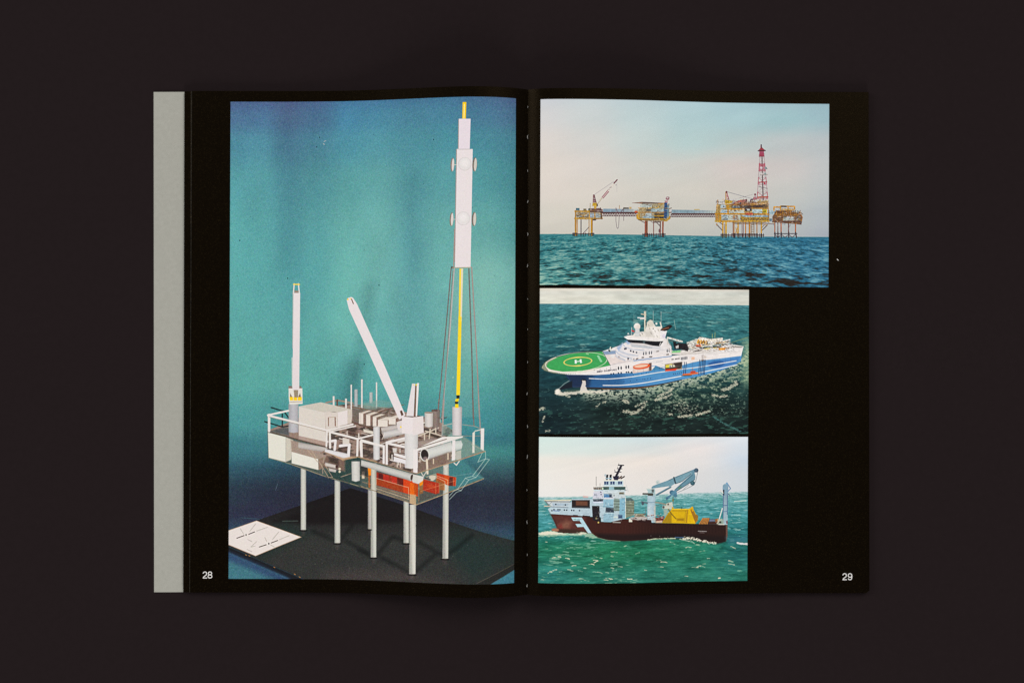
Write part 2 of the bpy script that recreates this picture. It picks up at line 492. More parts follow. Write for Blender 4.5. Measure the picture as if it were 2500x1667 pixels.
    for p in [[(170, 1165), (170, 1232)], [(0, 1130), (170, 1175)], [(620, 1240), (620, 1420)], [(835, 1215), (835, 1320)], [(800, 1220), (800, 1325)], [(985, 1160), (985, 1245)], [(1015, 1152), (1012, 1245)], [(640, 1300), (1000, 1190)], [(20, 1200), (560, 1370)]]:
        s.line(p, 1.0, (224, 160, 110), alpha=.7)
    # front leg, shows through the rim
    s.crop(0, 0, 1)
    leg(1000, 1015.7, 1231, 1400.6, 1.4, (212, 209, 198))
    s.poly([(1000, 1205), (1015, 1207), (1016, 1232), (1000, 1228)], (206, 172, 132), soft=1, alpha=.85)
    s.crop(620, 900, 4.9)
    s.line([(175, 1062), (450, 1140), (890, 1300), (1000, 1325), (1400, 1445), (1470, 1462)], 1.8, (150, 136, 112))
    s.line([(175, 1066), (450, 1146)], 1.2, (70, 110, 106))
    # boxes hung between the decks, left end
    s.poly([(166, 760), (380, 815), (378, 1112), (175, 1060)], (222, 219, 206), soft=.6)
    s.poly([(380, 815), (470, 850), (445, 1085), (378, 1112)], (200, 193, 178), soft=1.0)
    s.poly([(440, 850), (900, 960), (830, 1120), (770, 1085), (450, 1000)], (160, 140, 126), soft=2)
    s.poly([(530, 875), (890, 945), (880, 1000), (530, 945)], (192, 184, 178), soft=.8, cyl=((700, 900), (690, 980), .3))
    s.poly([(450, 990), (768, 1078), (772, 1208), (450, 1128)], (224, 220, 208), soft=.6)
    s.poly([(768, 1078), (830, 1060), (818, 1190), (772, 1208)], (142, 118, 102), soft=1)
    s.poly([(890, 1050), (1010, 1075), (1010, 1150), (900, 1110)], (66, 54, 48), soft=3)
    s.poly([(850, 1115), (985, 1150), (975, 1190), (850, 1160)], (206, 196, 188), soft=.8, cyl=((915, 1130), (905, 1180), .35))
    s.poly([(890, 1180), (985, 1205), (975, 1240), (900, 1222)], (198, 188, 180), soft=.8, cyl=((935, 1190), (928, 1235), .35))
    s.ell(990, 1168, 16, 20, (70, 50, 44)); s.ell(1024, 1195, 15, 15, (224, 214, 190)); s.ell(1024, 1228, 14, 14, (214, 206, 180))
    for p in [[(780, 1110), (890, 1295), (940, 1295)], [(825, 1110), (935, 1290)], [(640, 970), (760, 1110)], [(690, 975), (740, 1060)], [(820, 1195), (822, 1250)], [(1040, 1290), (1160, 1250)]]:
        s.line(p, 1.6, (184, 160, 138), alpha=.9)
    # tank and small parts on the lower deck
    s.poly([(1165, 1105), (1270, 1105), (1265, 1335), (1215, 1348), (1170, 1335)], (212, 209, 202), soft=.7, cyl=((1165, 1200), (1270, 1200), .3))
    s.poly([(1290, 1225), (1325, 1225), (1322, 1310), (1290, 1310)], (216, 200, 172), soft=.8)
    s.poly([(1270, 1110), (1360, 1140), (1358, 1290), (1275, 1260)], (40, 34, 32), soft=3, alpha=.7)
    s.poly([(1360, 1180), (1402, 1188), (1400, 1276), (1370, 1276)], (242, 132, 12), soft=.7)
    s.poly([(1365, 1276), (1390, 1276), (1390, 1420), (1368, 1420)], (196, 96, 40), soft=1.2, alpha=.7)
    s.poly([(1400, 1190), (1460, 1200), (1460, 1450), (1404, 1440)], (204, 200, 184), soft=.8, cyl=((1400, 1300), (1460, 1300), .3))

    # ---- upper deck, seen through and on
    s.crop(0, 0, 1)
    s.poly([(653, 1050), (720, 1024), (783, 996), (850, 985), (940, 994), (1010, 1010), (1075, 1030), (1110, 1052), (1184, 1100.9), (1017, 1156), (960, 1140.5),
            (880, 1116), (865, 1115), (838.5, 1122), (780, 1106), (801, 1093)], (148, 124, 112), soft=.8)
    s.poly([(1110, 1050), (1184, 1100), (1100, 1129), (1060, 1092)], (112, 142, 134), soft=3)
    nz = fbm(s.X / 16 + s.Y / 9, s.Y / 8 - s.X / 22, 2, 3)
    br = np.abs(s.a - np.array((148, 124, 112), np.float32)).sum(2) < 30
    s.a *= (1 - 0.5 * sstep(.42, .66, nz) * br * (s.X > 790))[..., None]
    for x, y, w, h in [(888, 1060, 26, 36), (935, 1075, 26, 30), (1024, 1070, 40, 22), (850, 1046, 22, 26), (945, 1100, 28, 20), (1040, 1110, 46, 22), (900, 1036, 40, 18), (830, 1080, 18, 30)]:
        s.poly([(x, y), (x + w, y + w * .2), (x + w, y + h), (x, y + h - w * .2)], (74, 56, 48), soft=5, alpha=.6)
    for i in range(120):      # pipe runs and small fittings on the drill floor, laid along the deck's two directions
        x, y = r.uniform(820, 1100), r.uniform(1000, 1135)
        if y > 1092 + (x - 835) * .26 or (x > 1015 and y > 1146 - (x - 1015) * .33) or y < 1000 + abs(x - 940) * .14:
            continue
        ax = (1, .27) if r.random() < .5 else (1, -.33)
        L, w = r.uniform(6, 24), r.uniform(1.2, 3.4)
        c = [(214, 204, 194), (196, 182, 170), (176, 158, 146), (226, 217, 208)][r.integers(0, 4)]
        s.line([(x + 1, y + w * .8), (x + 1 + L * ax[0], y + w * .8 + L * ax[1])], w * .9, (66, 50, 44), soft=.8, alpha=.75)
        if r.random() < .3:
            s.line([(x, y), (x, y + r.uniform(5, 14))], w, c, alpha=.9)
        else:
            s.line([(x, y), (x + L * ax[0], y + L * ax[1])], w, c, alpha=.9)
    # far railing, hazy acrylic behind
    s.crop(620, 900, 4.9)
    s.line([(860, 405), (1000, 375), (1180, 410)], 4, (150, 130, 116), soft=.8); s.line([(995, 375), (995, 440)], 4, (96, 72, 60))
    s.poly([(1180, 440), (1470, 380), (1470, 520), (1180, 560)], (128, 150, 140), soft=3, alpha=.55)
    for x0, x1, y0, y1, c in [(940, 965, 325, 440, (222, 216, 210)), (1088, 1112, 355, 475, (224, 218, 212)), (1154, 1172, 188, 600, (226, 220, 214)),
                              (1200, 1240, 245, 450, (176, 180, 180)), (1280, 1300, 125, 470, (226, 220, 214)), (1380, 1418, 280, 410, (180, 184, 182)), (1457, 1474, 160, 470, (224, 218, 212))]:
        s.poly([(x0, y0), (x1, y0), (x1, y1), (x0, y1)], c, soft=.6, cyl=((x0, y0), (x1, y0), .25))
    s.line([(1175, 455), (1470, 520)], 1.8, (112, 76, 60))
    s.poly([(1180, 470), (1460, 520), (1460, 640), (1180, 660)], (104, 92, 84), soft=2, alpha=.8)
    # black bracket at the left end
    s.line([(205, 462), (360, 508), (412, 582)], 3.0, (24, 28, 32)); s.line([(128, 630), (340, 694), (412, 682)], 3.0, (24, 28, 32)); s.line([(338, 540), (338, 694)], 3.0, (26, 30, 34))
    s.poly([(190, 745), (340, 700), (420, 700), (420, 800)], (86, 88, 88), soft=2)
    s.line([(170, 750), (890, 942)], 2.6, (92, 72, 60))
    # crane pedestal, left
    s.poly([(413, 420), (532, 420), (532, 755), (470, 765), (413, 755)], (186, 184, 188), soft=.7, cyl=((413, 500), (540, 500), .3))
    s.poly([(413, 205), (560, 205), (578, 240), (413, 240)], (124, 108, 100), soft=.8)
    s.poly([(413, 232), (578, 232), (582, 418), (425, 425), (415, 360)], (224, 219, 210), soft=.6)
    s.poly([(430, 290), (460, 340), (432, 340)], (120, 96, 76), soft=.8); s.poly([(550, 290), (562, 340), (528, 340)], (120, 96, 76), soft=.8)
    s.poly([(425, 336), (572, 336), (570, 378), (430, 378)], (248, 204, 20), soft=.6)
    s.line([(470, 340), (472, 378)], 2, (226, 210, 190)); s.line([(520, 340), (520, 378)], 2, (226, 210, 190))
    s.line([(430, 396), (572, 392)], 1.6, (166, 150, 130))
    # deck house
    s.poly([(535, 448), (800, 398), (1168, 485), (1000, 522), (960, 512), (900, 514), (850, 524)], (200, 193, 180), soft=.6)
    s.poly([(535, 448), (850, 522), (862, 875), (535, 800)], (215, 206, 196), soft=.6)
    s.poly([(845, 520), (900, 512), (1000, 520), (1000, 690), (862, 735)], (213, 202, 192), soft=.7)
    s.poly([(1000, 520), (1120, 492), (1120, 660), (1000, 690)], (224, 214, 210), soft=.6)
    s.poly([(1120, 492), (1168, 485), (1168, 645), (1120, 660)], (204, 192, 178), soft=.6)
    s.line([(890, 585), (890, 680)], 2.2, (136, 104, 86)); s.line([(970, 580), (972, 680)], 2.4, (120, 76, 56)); s.line([(895, 578), (975, 578)], 1.2, (176, 150, 130))
    s.poly([(535, 800), (862, 872), (862, 920), (535, 840)], (176, 152, 140), soft=1, alpha=.9)
    # rows of white lockers at the back
    for (x, y, w, h) in [(1255, 525, 50, 130), (1340, 540, 50, 135), (1425, 565, 60, 120)]:
        s.poly([(x, y), (x + w, y + 8), (x + w, y + h + 8), (x, y + h)], (222, 211, 200), soft=.6)
        s.poly([(x + w, y + 8), (x + w + 28, y - 4), (x + w + 28, y + h - 14), (x + w, y + h + 8)], (132, 104, 92), soft=.8)
        s.poly([(x, y), (x + w, y + 8), (x + w + 90, y - 22), (x + 95, y - 30)], (214, 204, 190), soft=.7)
    s.line([(1172, 640), (1470, 722)], 3.0, (96, 68, 56))
    s.poly([(1310, 720), (1420, 745), (1420, 780), (1310, 755)], (210, 200, 186), soft=.7)
    # left cylinder tank lying on the deck edge with bent pipes
    s.poly([(850, 955), (1150, 1020), (1145, 1062), (1060, 1068), (845, 990)], (222, 218, 219), soft=.7, cyl=((1000, 985), (985, 1055), .22))
    s.poly([(845, 990), (1065, 1068), (1150, 1050), (1230, 1048), (1230, 1062), (1060, 1092)], (190, 158, 126), soft=.8)
    s.line([(880, 870), (975, 855), (965, 965)], 6, (226, 220, 218)); s.line([(1030, 920), (1140, 905), (1130, 1020)], 7, (226, 220, 218))
    s.poly([(1060, 820), (1140, 840), (1140, 900), (1060, 900)], (214, 204, 194), soft=1)

    # ---- right half of the deck
    s.crop(880, 900, 4.356)
    # lockers, tanks at the back
    s.poly([(0, 420), (360, 400), (380, 600), (0, 620)], (112, 94, 84), soft=2, alpha=.55)
    s.poly([(30, 370), (200, 330), (330, 345), (340, 410), (30, 440)], (124, 158, 148), soft=3, alpha=.55)
    s.line([(0, 415), (175, 462), (460, 380)], 1.6, (112, 78, 62))
    for (x, y, w, h) in [(0, 470, 30, 115), (60, 488, 45, 115), (130, 510, 40, 100), (185, 540, 105, 75), (300, 520, 75, 70)]:
        s.poly([(x, y), (x + w, y + 6), (x + w, y + h), (x, y + h)], (224, 213, 202), soft=.6)
        s.poly([(x + w, y + 6), (x + w + 20, y - 6), (x + w + 20, y + h - 16), (x + w, y + h)], (128, 100, 88), soft=.7)
        s.poly([(x, y), (x + w, y + 6), (x + w + 90, y - 26), (x + 85, y - 30)], (212, 200, 186), soft=.7)
    s.poly([(755, 440), (848, 440), (838, 640), (762, 650)], (138, 120, 112), soft=.8, cyl=((755, 500), (848, 500), .5))
    s.ell(800, 440, 46, 11, (92, 78, 72))
    s.poly([(680, 465), (772, 465), (768, 612), (725, 622), (684, 612)], (216, 208, 203), soft=.7, cyl=((672, 500), (785, 500), .45))
    s.ell(726, 465, 46, 10, (150, 134, 124))
    # pipes crossing the deck
    s.poly([(215, 625), (390, 590), (400, 640), (230, 690)], (196, 186, 180), soft=.8, cyl=((300, 600), (310, 670), .4))
    s.poly([(225, 680), (400, 625), (470, 650), (470, 690), (250, 745)], (208, 202, 198), soft=.8, cyl=((330, 640), (345, 725), .4))
    s.ell(232, 712, 13, 34, (60, 44, 40)); s.line([(228, 678), (245, 712), (232, 745)], 1.6, (224, 210, 196))
    s.poly([(610, 770), (790, 725), (835, 745), (820, 790), (620, 850)], (158, 140, 130), soft=1, cyl=((700, 740), (715, 830), .4))
    s.poly([(690, 650), (900, 740), (880, 760), (680, 690)], (74, 60, 52), soft=2)
    for p in [[(600, 720), (830, 625)], [(690, 660), (860, 710)], [(740, 640), (730, 740)], [(680, 690), (680, 750)], [(800, 630), (800, 680)]]:
        s.line(p, 3, (204, 190, 172))
    s.poly([(30, 640), (135, 665), (135, 695), (35, 670)], (214, 204, 190), soft=.7)
    s.line([(400, 780), (470, 760)], 4, (216, 208, 200)); s.line([(380, 800), (470, 778)], 3, (110, 86, 74))
    # white standpipe
    s.poly([(135, 615), (205, 615), (203, 960), (170, 970), (137, 960)], (216, 213, 211), soft=.6, cyl=((135, 700), (205, 700), .25))
    # near railing, left run
    for p, w in [([(0, 775), (10, 930)], 6), ([(15, 768), (248, 822), (246, 1000)], 5.6), ([(278, 1010), (278, 782), (480, 735)], 6), ([(285, 790), (590, 855)], 6)]:
        s.line(p, w, (226, 219, 215))
    for p in [[(263, 830), (263, 990)], [(302, 805), (300, 1000)]]:
        s.line(p, 1.4, (120, 94, 80))
    # big open pipe, right
    s.poly([(700, 850), (965, 772), (985, 870), (715, 972)], (210, 210, 204), soft=.7, cyl=((820, 810), (850, 925), .22))
    s.poly([(975, 770), (1070, 760), (1085, 800), (1075, 850), (1000, 875)], (208, 212, 206), soft=.8, cyl=((1030, 765), (1040, 865), .2))
    s.poly([(1000, 880), (1070, 862), (1070, 975), (1000, 960)], (196, 190, 178), soft=1, alpha=.85)
    s.ell(682, 914, 47, 64, (218, 214, 206), ang=-.12); s.ell(682, 912, 40, 56, (42, 34, 32), ang=-.12, soft=1); s.ell(690, 950, 26, 18, (128, 110, 108), soft=1.4)
    s.poly([(610, 1000), (920, 890), (975, 880), (960, 975), (640, 1095), (605, 1095)], (126, 104, 92), soft=2.5, alpha=.9)
    s.ell(682, 914, 47, 64, (222, 218, 210), ang=-.12, ring=1.6)
    s.line([(705, 965), (712, 1110)], 5, (220, 206, 184)); s.line([(775, 960), (775, 1005)], 3, (210, 190, 166)); s.line([(930, 900), (930, 960)], 3, (214, 196, 172))
    s.line([(645, 1100), (670, 1140), (700, 1090)], 2, (214, 204, 192)); s.line([(885, 1030), (905, 1062), (930, 1030)], 2.4, (214, 204, 192)); s.line([(995, 1000), (1020, 1022), (1050, 980)], 2.6, (220, 212, 204))
    # crane pedestal and house
    s.poly([(470, 685), (610, 685), (610, 1050), (540, 1062), (470, 1050)], (220, 216, 213), soft=.6, cyl=((462, 800), (616, 800), .2))
    s.poly([(355, 890), (480, 925), (480, 960), (355, 920)], (226, 220, 218), soft=.7); s.poly([(352, 930), (480, 965), (480, 1012), (352, 980)], (226, 220, 220), soft=.7)
    s.line([(360, 925), (480, 962)], 1.4, (140, 104, 84))
    s.poly([(340, 840), (385, 840), (385, 890), (345, 890)], (210, 204, 198), soft=1.4)
    s.line([(390, 1000), (390, 1040)], 2, (220, 206, 188)); s.line([(424, 1000), (424, 1045)], 2, (220, 206, 188))
    s.poly([(380, 560), (450, 545), (450, 690), (395, 640)], (218, 208, 204), soft=.7)
    s.poly([(440, 505), (560, 515), (560, 690), (440, 685)], (228, 218, 217), soft=.6)
    s.poly([(556, 515), (668, 500), (672, 680), (600, 700), (556, 705)], (224, 213, 210), soft=.6)
    s.ell(428, 617, 8, 9, (250, 214, 30)); s.line([(385, 560), (410, 548)], 2, (120, 86, 70))
    # booms
    s.poly([(548, 156), (582, 156), (565, 505), (486, 500)], (222, 214, 214), soft=.6)
    s.poly([(582, 175), (600, 180), (588, 505), (566, 505)], (118, 88, 72), soft=.5)
    s.poly([(598, 152), (622, 150), (602, 505), (586, 505)], (228, 222, 218), soft=.5)
    s.ell(592, 170, 9, 9, (246, 214, 40)); s.ell(562, 172, 4, 5, (240, 206, 50))
    s.crop(0, 0, 1)
    s.poly([(846.2, 733), (849, 727), (857.5, 724.6), (862, 727), (871.6, 742), (942, 900), (989.5, 1013), (975, 1024), (972, 1019), (917.9, 900), (851.7, 755)], (227, 217, 217), soft=.6)
    s.line([(858, 730), (862.5, 741)], 2.2, (104, 66, 44)); s.ell(849, 730.5, 2, 2, (250, 200, 40)); s.ell(856, 729, 1.5, 1.2, (250, 200, 40))
    s.poly([(976, 1003), (981, 1001), (985, 1012), (980, 1015)], (92, 64, 50), soft=.6)
    s.crop(540, 620, 3.92)
    s.line([(698, 285), (690, 380)], 3.0, (224, 214, 208)); s.line([(738, 285), (748, 380)], 3.0, (226, 218, 216))
    s.poly([(700, 350), (740, 350), (740, 380), (700, 380)], (150, 128, 116), soft=.7)
    s.poly([(690, 372), (755, 372), (746, 1300), (681, 1300)], (227, 218, 218), soft=.6, grad=((222, 212, 212), (690, 400), (690, 1300)))
    s.line([(686, 372), (682, 900)], 1.6, (190, 176, 170), alpha=.8); s.line([(678, 990), (680, 1270)], 2.0, (200, 204, 196))
    s.line([(692, 290), (748, 291)], 3.0, (246, 206, 50)); s.poly([(693, 1300), (735, 1300), (735, 1370), (700, 1370)], (150, 132, 112), soft=.8)
    # flare tower
    s.crop(900, 220, 3.734)
    s.poly([(856, 110), (890, 110), (885, 262), (852, 262)], (250, 200, 14), soft=.5); s.line([(872, 130), (868, 258)], 1.6, (252, 238, 190))
    s.poly([(816, 264), (826, 264), (822, 538), (812, 538)], (150, 140, 136), soft=.6)
    s.poly([(822, 262), (929, 262), (921, 540), (819, 540)], (226, 214, 220), soft=.5)
    s.poly([(796, 540), (806, 540), (790, 1568), (780, 1568)], (154, 142, 136), soft=.6)
    s.crop(0, 0, 1)
    s.poly([(1115.4, 364), (1154, 364), (1148.7, 653), (1110.5, 653)], (228, 218, 218), soft=.5)
    s.line([(1110, 560), (1107.5, 653)], 3.0, (160, 140, 132))
    s.crop(900, 220, 3.734)
    s.line([(820, 540), (922, 540)], 1.0, (170, 162, 158))
    for cx, cy, rd, lx, rx in [(876, 673, 57, 763, 966), (862, 1170, 58, 755, 960)]:
        s.ell(cx, cy, rd, rd, (196, 192, 188), ring=1.0); s.ell(cx + 3, cy - 2, rd - 5, rd - 5, (222, 217, 215), soft=2)
        s.ell(cx + 2, cy - 8, rd * .6, rd * .6, (232, 226, 224), soft=4)
        s.ell(lx, cy + 8, 17, 62, (132, 118, 108), ang=.05); s.ell(lx + 5, cy + 8, 11, 56, (214, 206, 200), ang=.05)
        s.ell(rx, cy + 6, 21, 63, (118, 108, 98), ang=.05); s.ell(rx + 6, cy + 6, 13, 58, (204, 198, 188), ang=.05)
        s.line([(lx + 16, cy + 8), (lx + 40, cy + 8)], 1.4, (214, 206, 196))
    # derrick legs and riser
    s.crop(900, 620, 3.92)
    s.poly([(800, 140), (985, 140), (1060, 1560), (670, 1560)], (128, 166, 156), soft=3, alpha=.28)
    s.poly([(788, 118), (812, 124), (812, 140), (788, 136)], (60, 60, 56), soft=.8)
    s.line([(800, 132), (985, 128)], 1.8, (176, 160, 130))
    for p, w, c in [([(788, 140), (745, 640), (665, 1500)], 2.4, (110, 96, 92)), ([(818, 140), (780, 700), (740, 1100), (702, 1568)], 3.0, (176, 172, 168)),
                    ([(806, 160), (740, 1100), (696, 1568)], 1.4, (120, 104, 98)),
                    ([(958, 140), (985, 900), (1000, 1568)], 2.8, (110, 96, 92)), ([(985, 128), (1035, 1000), (1060, 1568)], 3.0, (156, 142, 136))]:
        s.line(p, w, c)
    s.poly([(868, 140), (902, 140), (886, 700), (872, 1350), (838, 1350), (858, 700)], (246, 212, 50), soft=.6)
    s.poly([(884, 140), (903, 140), (890, 640), (878, 640)], (224, 214, 190), soft=1)
    s.poly([(858, 600), (888, 600), (872, 1350), (840, 1350)], (250, 214, 36), soft=1.2, alpha=.8)
    s.poly([(838, 1350), (870, 1350), (868, 1382), (840, 1382)], (30, 34, 34), soft=.5); s.poly([(832, 1385), (866, 1380), (856, 1412), (826, 1412)], (246, 206, 30), soft=.5)
    s.poly([(824, 1410), (856, 1410), (852, 1434), (826, 1434)], (34, 34, 32), soft=.5); s.poly([(828, 1434), (858, 1434), (858, 1475), (830, 1475)], (248, 212, 20), soft=.5)
    s.ell(806, 1180, 3, 5, (220, 220, 200))
    s.crop(880, 900, 4.356)
    s.ell(1027, 408, 52, 10, (170, 160, 158))
    s.poly([(975, 408), (1080, 408), (1074, 708), (975, 708)], (214, 207, 206), soft=.7, cyl=((968, 500), (1086, 500), .4))
    s.poly([(1005, 385), (1042, 385), (1042, 414), (1006, 414)], (246, 206, 20), soft=.6)
    for p, w, c in [([(832, 330), (812, 640)], 2.6, (124, 110, 104)), ([(885, 330), (868, 700)], 4.4, (160, 148, 142)), ([(1195, 330), (1206, 600)], 2.6, (120, 106, 100)), ([(1256, 330), (1276, 690)], 3.0, (156, 144, 138))]:
        s.line(p, w, c)
    s.poly([(870, 600), (975, 570), (975, 715), (865, 715)], (118, 160, 152), soft=2, alpha=.5)
    s.line([(870, 605), (972, 582)], 1.8, (176, 176, 164)); s.line([(1085, 592), (1210, 608), (1290, 640)], 1.8, (150, 150, 140)); s.line([(1090, 712), (1285, 712)], 1.2, (156, 140, 128))
    s.poly([(1190, 680), (1216, 660), (1212, 892), (1188, 892)], (216, 212, 200), soft=.7)
    s.poly([(1280, 632), (1316, 630), (1310, 872), (1276, 855)], (228, 222, 218), soft=.6); s.line([(1220, 660), (1280, 645)], 2.6, (206, 206, 196))
    # front railing, right run and corner post
    s.poly([(868, 722), (1090, 714), (1085, 728), (1000, 755), (600, 875), (590, 848)], (226, 220, 214), soft=.6)
    s.line([(605, 842), (915, 745)], 1.6, (104, 84, 72))
    s.poly([(975, 762), (1008, 756), (1005, 968), (970, 975)], (228, 220, 217), soft=.6)
    s.poly([(560, 850), (606, 860), (606, 1110), (560, 1100)], (229, 221, 218), soft=.6)
    s.line([(0, 945), (590, 1112), (1325, 875)], 2.2, (140, 116, 94)); s.line([(600, 1110), (1325, 877)], 1.4, (190, 158, 120), alpha=.8)
    s.line([(1325, 875), (1180, 800)], 1.4, (160, 180, 160), alpha=.7)
    # pipe slung under the upper deck
    s.poly([(8, 968), (560, 1115), (535, 1195), (500, 1180), (4, 1030)], (200, 198, 192), soft=.7, cyl=((290, 1040), (272, 1110), .3))
    s.ell(543, 1152, 19, 38, (206, 200, 190), ang=.2); s.ell(545, 1152, 14, 32, (66, 54, 48), ang=.2)
    s.poly([(560, 1125), (612, 1145), (608, 1220), (548, 1195)], (208, 204, 196), soft=.8)
    # left railing in front of everything
    s.crop(620, 900, 4.9)
    for p, w in [([(165, 553), (410, 500)], 4.6), ([(180, 550), (180, 742)], 6.2), ([(168, 556), (880, 735)], 4.8), ([(880, 735), (1180, 662)], 4.6), ([(885, 755), (1215, 682)], 3.0),
                 ([(872, 742), (866, 925)], 4.6), ([(905, 750), (910, 940)], 5.6), ([(920, 757), (1240, 838), (1234, 1036)], 5.2), ([(1240, 836), (1420, 790)], 4.0), ([(1288, 1050), (1284, 850), (1470, 905)], 5.4)]:
        s.line(p, w, (225, 218, 212))
    s.line([(890, 760), (888, 900)], 1.4, (130, 104, 88)); s.line([(1258, 860), (1258, 1030)], 1.6, (134, 108, 92)); s.line([(182, 575), (860, 748)], 1.0, (150, 130, 114))
    s.line([(1060, 1092), (1170, 1062), (1240, 1050), (1470, 1110)], 2.2, (168, 138, 108))
    # glints and scratches on the acrylic, collars on the legs, dark ovals and faint tails below their feet
    s.crop(0, 0, 1)
    for i in range(60):
        x, y = r.uniform(810, 1170), r.uniform(1150, 1222)
        if y > 1231 - abs(x - 1015) * (.31 if x < 1015 else .38) or y < 1150:
            continue
        s.line([(x, y), (x + r.uniform(2, 9), y + r.uniform(-1, 3))], .8, (176, 172, 150), alpha=.35)
    for x, y, w in [(740, 1293, 13), (823, 1325, 14), (902, 1291, 8), (912, 1360, 13), (991, 1325, 13), (1006, 1401, 16), (1086, 1363, 15)]:
        s.ell(x, y + 1.5, w * .75, 2.2, (.35, .33, .33), soft=1.4, mul=True)
        s.line([(x - w * .42, y - 1), (x + w * .42, y - 1)], 1.2, (176, 170, 158), alpha=.7)
        s.poly([(x - w * .3, y + 3), (x + w * .3, y + 3), (x + w * .2, y + 14), (x - w * .2, y + 14)], (96, 82, 78), soft=3, alpha=.35)
    return s.finish('print_rig_model', grain=10.5, soft=.55, seed=3), s

# ------------------------------------------------------------------ picture 2: yellow gas platforms linked by bridges
def truss(s, x0, x1, y0, y1, n, w, col, dy=0.0):
    s.line([(x0, y0), (x1, y0 + dy)], w, col)
    s.line([(x0, y1), (x1, y1 + dy)], w, col)
    p = []
    for i in range(2 * n + 1):
        t = i / (2 * n)
        p.append((x0 + (x1 - x0) * t, (y0 if i % 2 else y1) + dy * t))
    s.line(p, w * .8, col)


def paint_platforms():
    s = Plate([(1319.8, 243.2), (2024.4, 254.5), (2022.5, 701.4), (1318, 695.7)])
    s.field([1318, 1440, 1560, 1680, 1800, 1920, 2026], [243, 290, 350, 410, 470, 530, 585], [
        [(196, 200, 206), (190, 202, 206), (180, 200, 206), (170, 200, 208), (160, 194, 204), (152, 184, 194), (146, 178, 190)],
        [(204, 203, 203), (196, 204, 204), (184, 204, 206), (172, 202, 206), (162, 196, 202), (152, 190, 196), (148, 182, 192)],
        [(214, 206, 200), (206, 206, 202), (190, 204, 202), (176, 202, 202), (176, 196, 196), (178, 190, 192), (174, 186, 190)],
        [(216, 206, 196), (212, 205, 198), (202, 204, 198), (198, 200, 194), (202, 196, 192), (194, 192, 190), (180, 188, 190)],
        [(214, 204, 194), (212, 204, 194), (206, 202, 192), (206, 202, 192), (200, 196, 188), (190, 192, 188), (178, 186, 188)],
        [(206, 200, 188), (206, 200, 188), (202, 198, 188), (198, 196, 186), (190, 190, 184), (180, 186, 184), (170, 178, 184)],
        [(200, 194, 182), (198, 193, 182), (194, 190, 180), (188, 188, 180), (182, 184, 180), (172, 176, 178), (160, 168, 178)]])
    c = fbm(s.X / 130 + s.Y / 240, s.Y / 34 + s.X / 150, 1, 4)
    s.a += (9 * (c - .5))[..., None] * np.array((1.0, .9, .8), np.float32)
    e = sstep(-14, 26, (s.Y - (404 - (s.X - 1560) * .245)) + 26 * (fbm(s.X / 70, s.Y / 30, 3, 3) - .5)) * sstep(1600, 1780, s.X) * (1 - sstep(400, 520, s.Y))
    s.a += e[..., None] * np.array((4, 0, -1), np.float32)
    s.a[:] = .86 * s.a + .14 * s.a.mean(2, keepdims=True)
    # sea
    hor = 574.5 + (s.X - 1319) * .0063
    d = s.Y - hor
    dd = np.maximum(d, 0) + 40
    U = (s.X - 1640) / dd
    V = np.log(dd)
    wp = fbm(U * 2.8, V * 10, 3, 3) - .5
    wv = fbm(U * 3.0 + 1.0 * V + wp, V * 15.0 + .5 * U, 1, 4, .55)
    w2 = fbm(U * 8.5 - 2 * V + 3, V * 42 + 2.2 * wp + .6 * U, 2, 4, .62)
    rg = 1 - np.abs(2 * fbm(U * 5.4 + 5 + wp, V * 29 - .8 * U + 2 * wp, 0, 4, .55) - 1)
    t = .36 * wv + .36 * w2 + .28 * (rg - .22)
    fi = fbm(U * 14 + 2 * V, V * 80 + U, 2, 3, .6)
    t = t * .8 + .2 * fi
    k = (t - .50) * 7.6 * (0.5 + 0.5 * sstep(0, 22, d))
    tr = fbm(U * 2.2 + 7 + wp, V * 15 + 3 + wp, 1, 3)
    k = k - .8 * sstep(.44, .26, tr) * sstep(30, 110, d)
    right = sstep(1500, 2020, s.X)[..., None]
    mid = np.array((44, 120, 128), np.float32) * (1 - right) + np.array((36, 104, 136), np.float32) * right
    low = sstep(20, 110, d)[..., None]
    mid = mid * (1 - .06 * low)
    hi = np.array((128, 168, 160), np.float32) * (1 - right) + np.array((98, 152, 168), np.float32) * right
    lo = np.array((22, 52, 58), np.float32) * (1 - low) + np.array((34, 34, 32), np.float32) * low
    kk = k[..., None]
    sea = np.where(kk > 0, mid + (hi - mid) * np.clip(kk, 0, 1.15), mid + (lo - mid) * np.clip(-kk, 0, 1.1))
    gl = (sstep(1560, 1330, s.X) * sstep(30, 110, d))[..., None]
    sea = sea + gl * np.array((16, 14, 8), np.float32) * (kk > -.1)
    m = np.clip(d * .6 + .5, 0, 1)[..., None]
    s.a[:] = s.a * (1 - m) + sea * m
    s.crop(0, 0, 1)
    s.line([(1318, 575), (2024, 579.2)], 2.0, (70, 130, 136), alpha=.6)
    bare = s.a.copy()
    # ---- left platform and middle platform (grid of the enlarged detail)
    s.crop(1380, 420, 7.84)
    Y, O, DK, GR, WT = (214, 166, 40), (196, 140, 46), (64, 50, 46), (150, 176, 174), (196, 206, 200)
    for x0, x1, c in [(180, 208, Y), (216, 234, O), (292, 308, (76, 66, 62)), (446, 462, (190, 150, 70)), (486, 524, Y)]:
        s.poly([(x0, 890), (x1, 890), (x1, 1220), (x0, 1220)], c, soft=.35)
    s.poly([(190, 900), (206, 900), (202, 1160), (190, 1160)], (156, 96, 44), soft=.5, alpha=.6); s.poly([(508, 900), (524, 900), (520, 1160), (508, 1160)], (150, 92, 44), soft=.5, alpha=.6)
    s.line([(340, 1175), (455, 1050)], 1.3, (104, 92, 84)); s.line([(136, 1185), (550, 1180)], 1.6, (66, 52, 50))
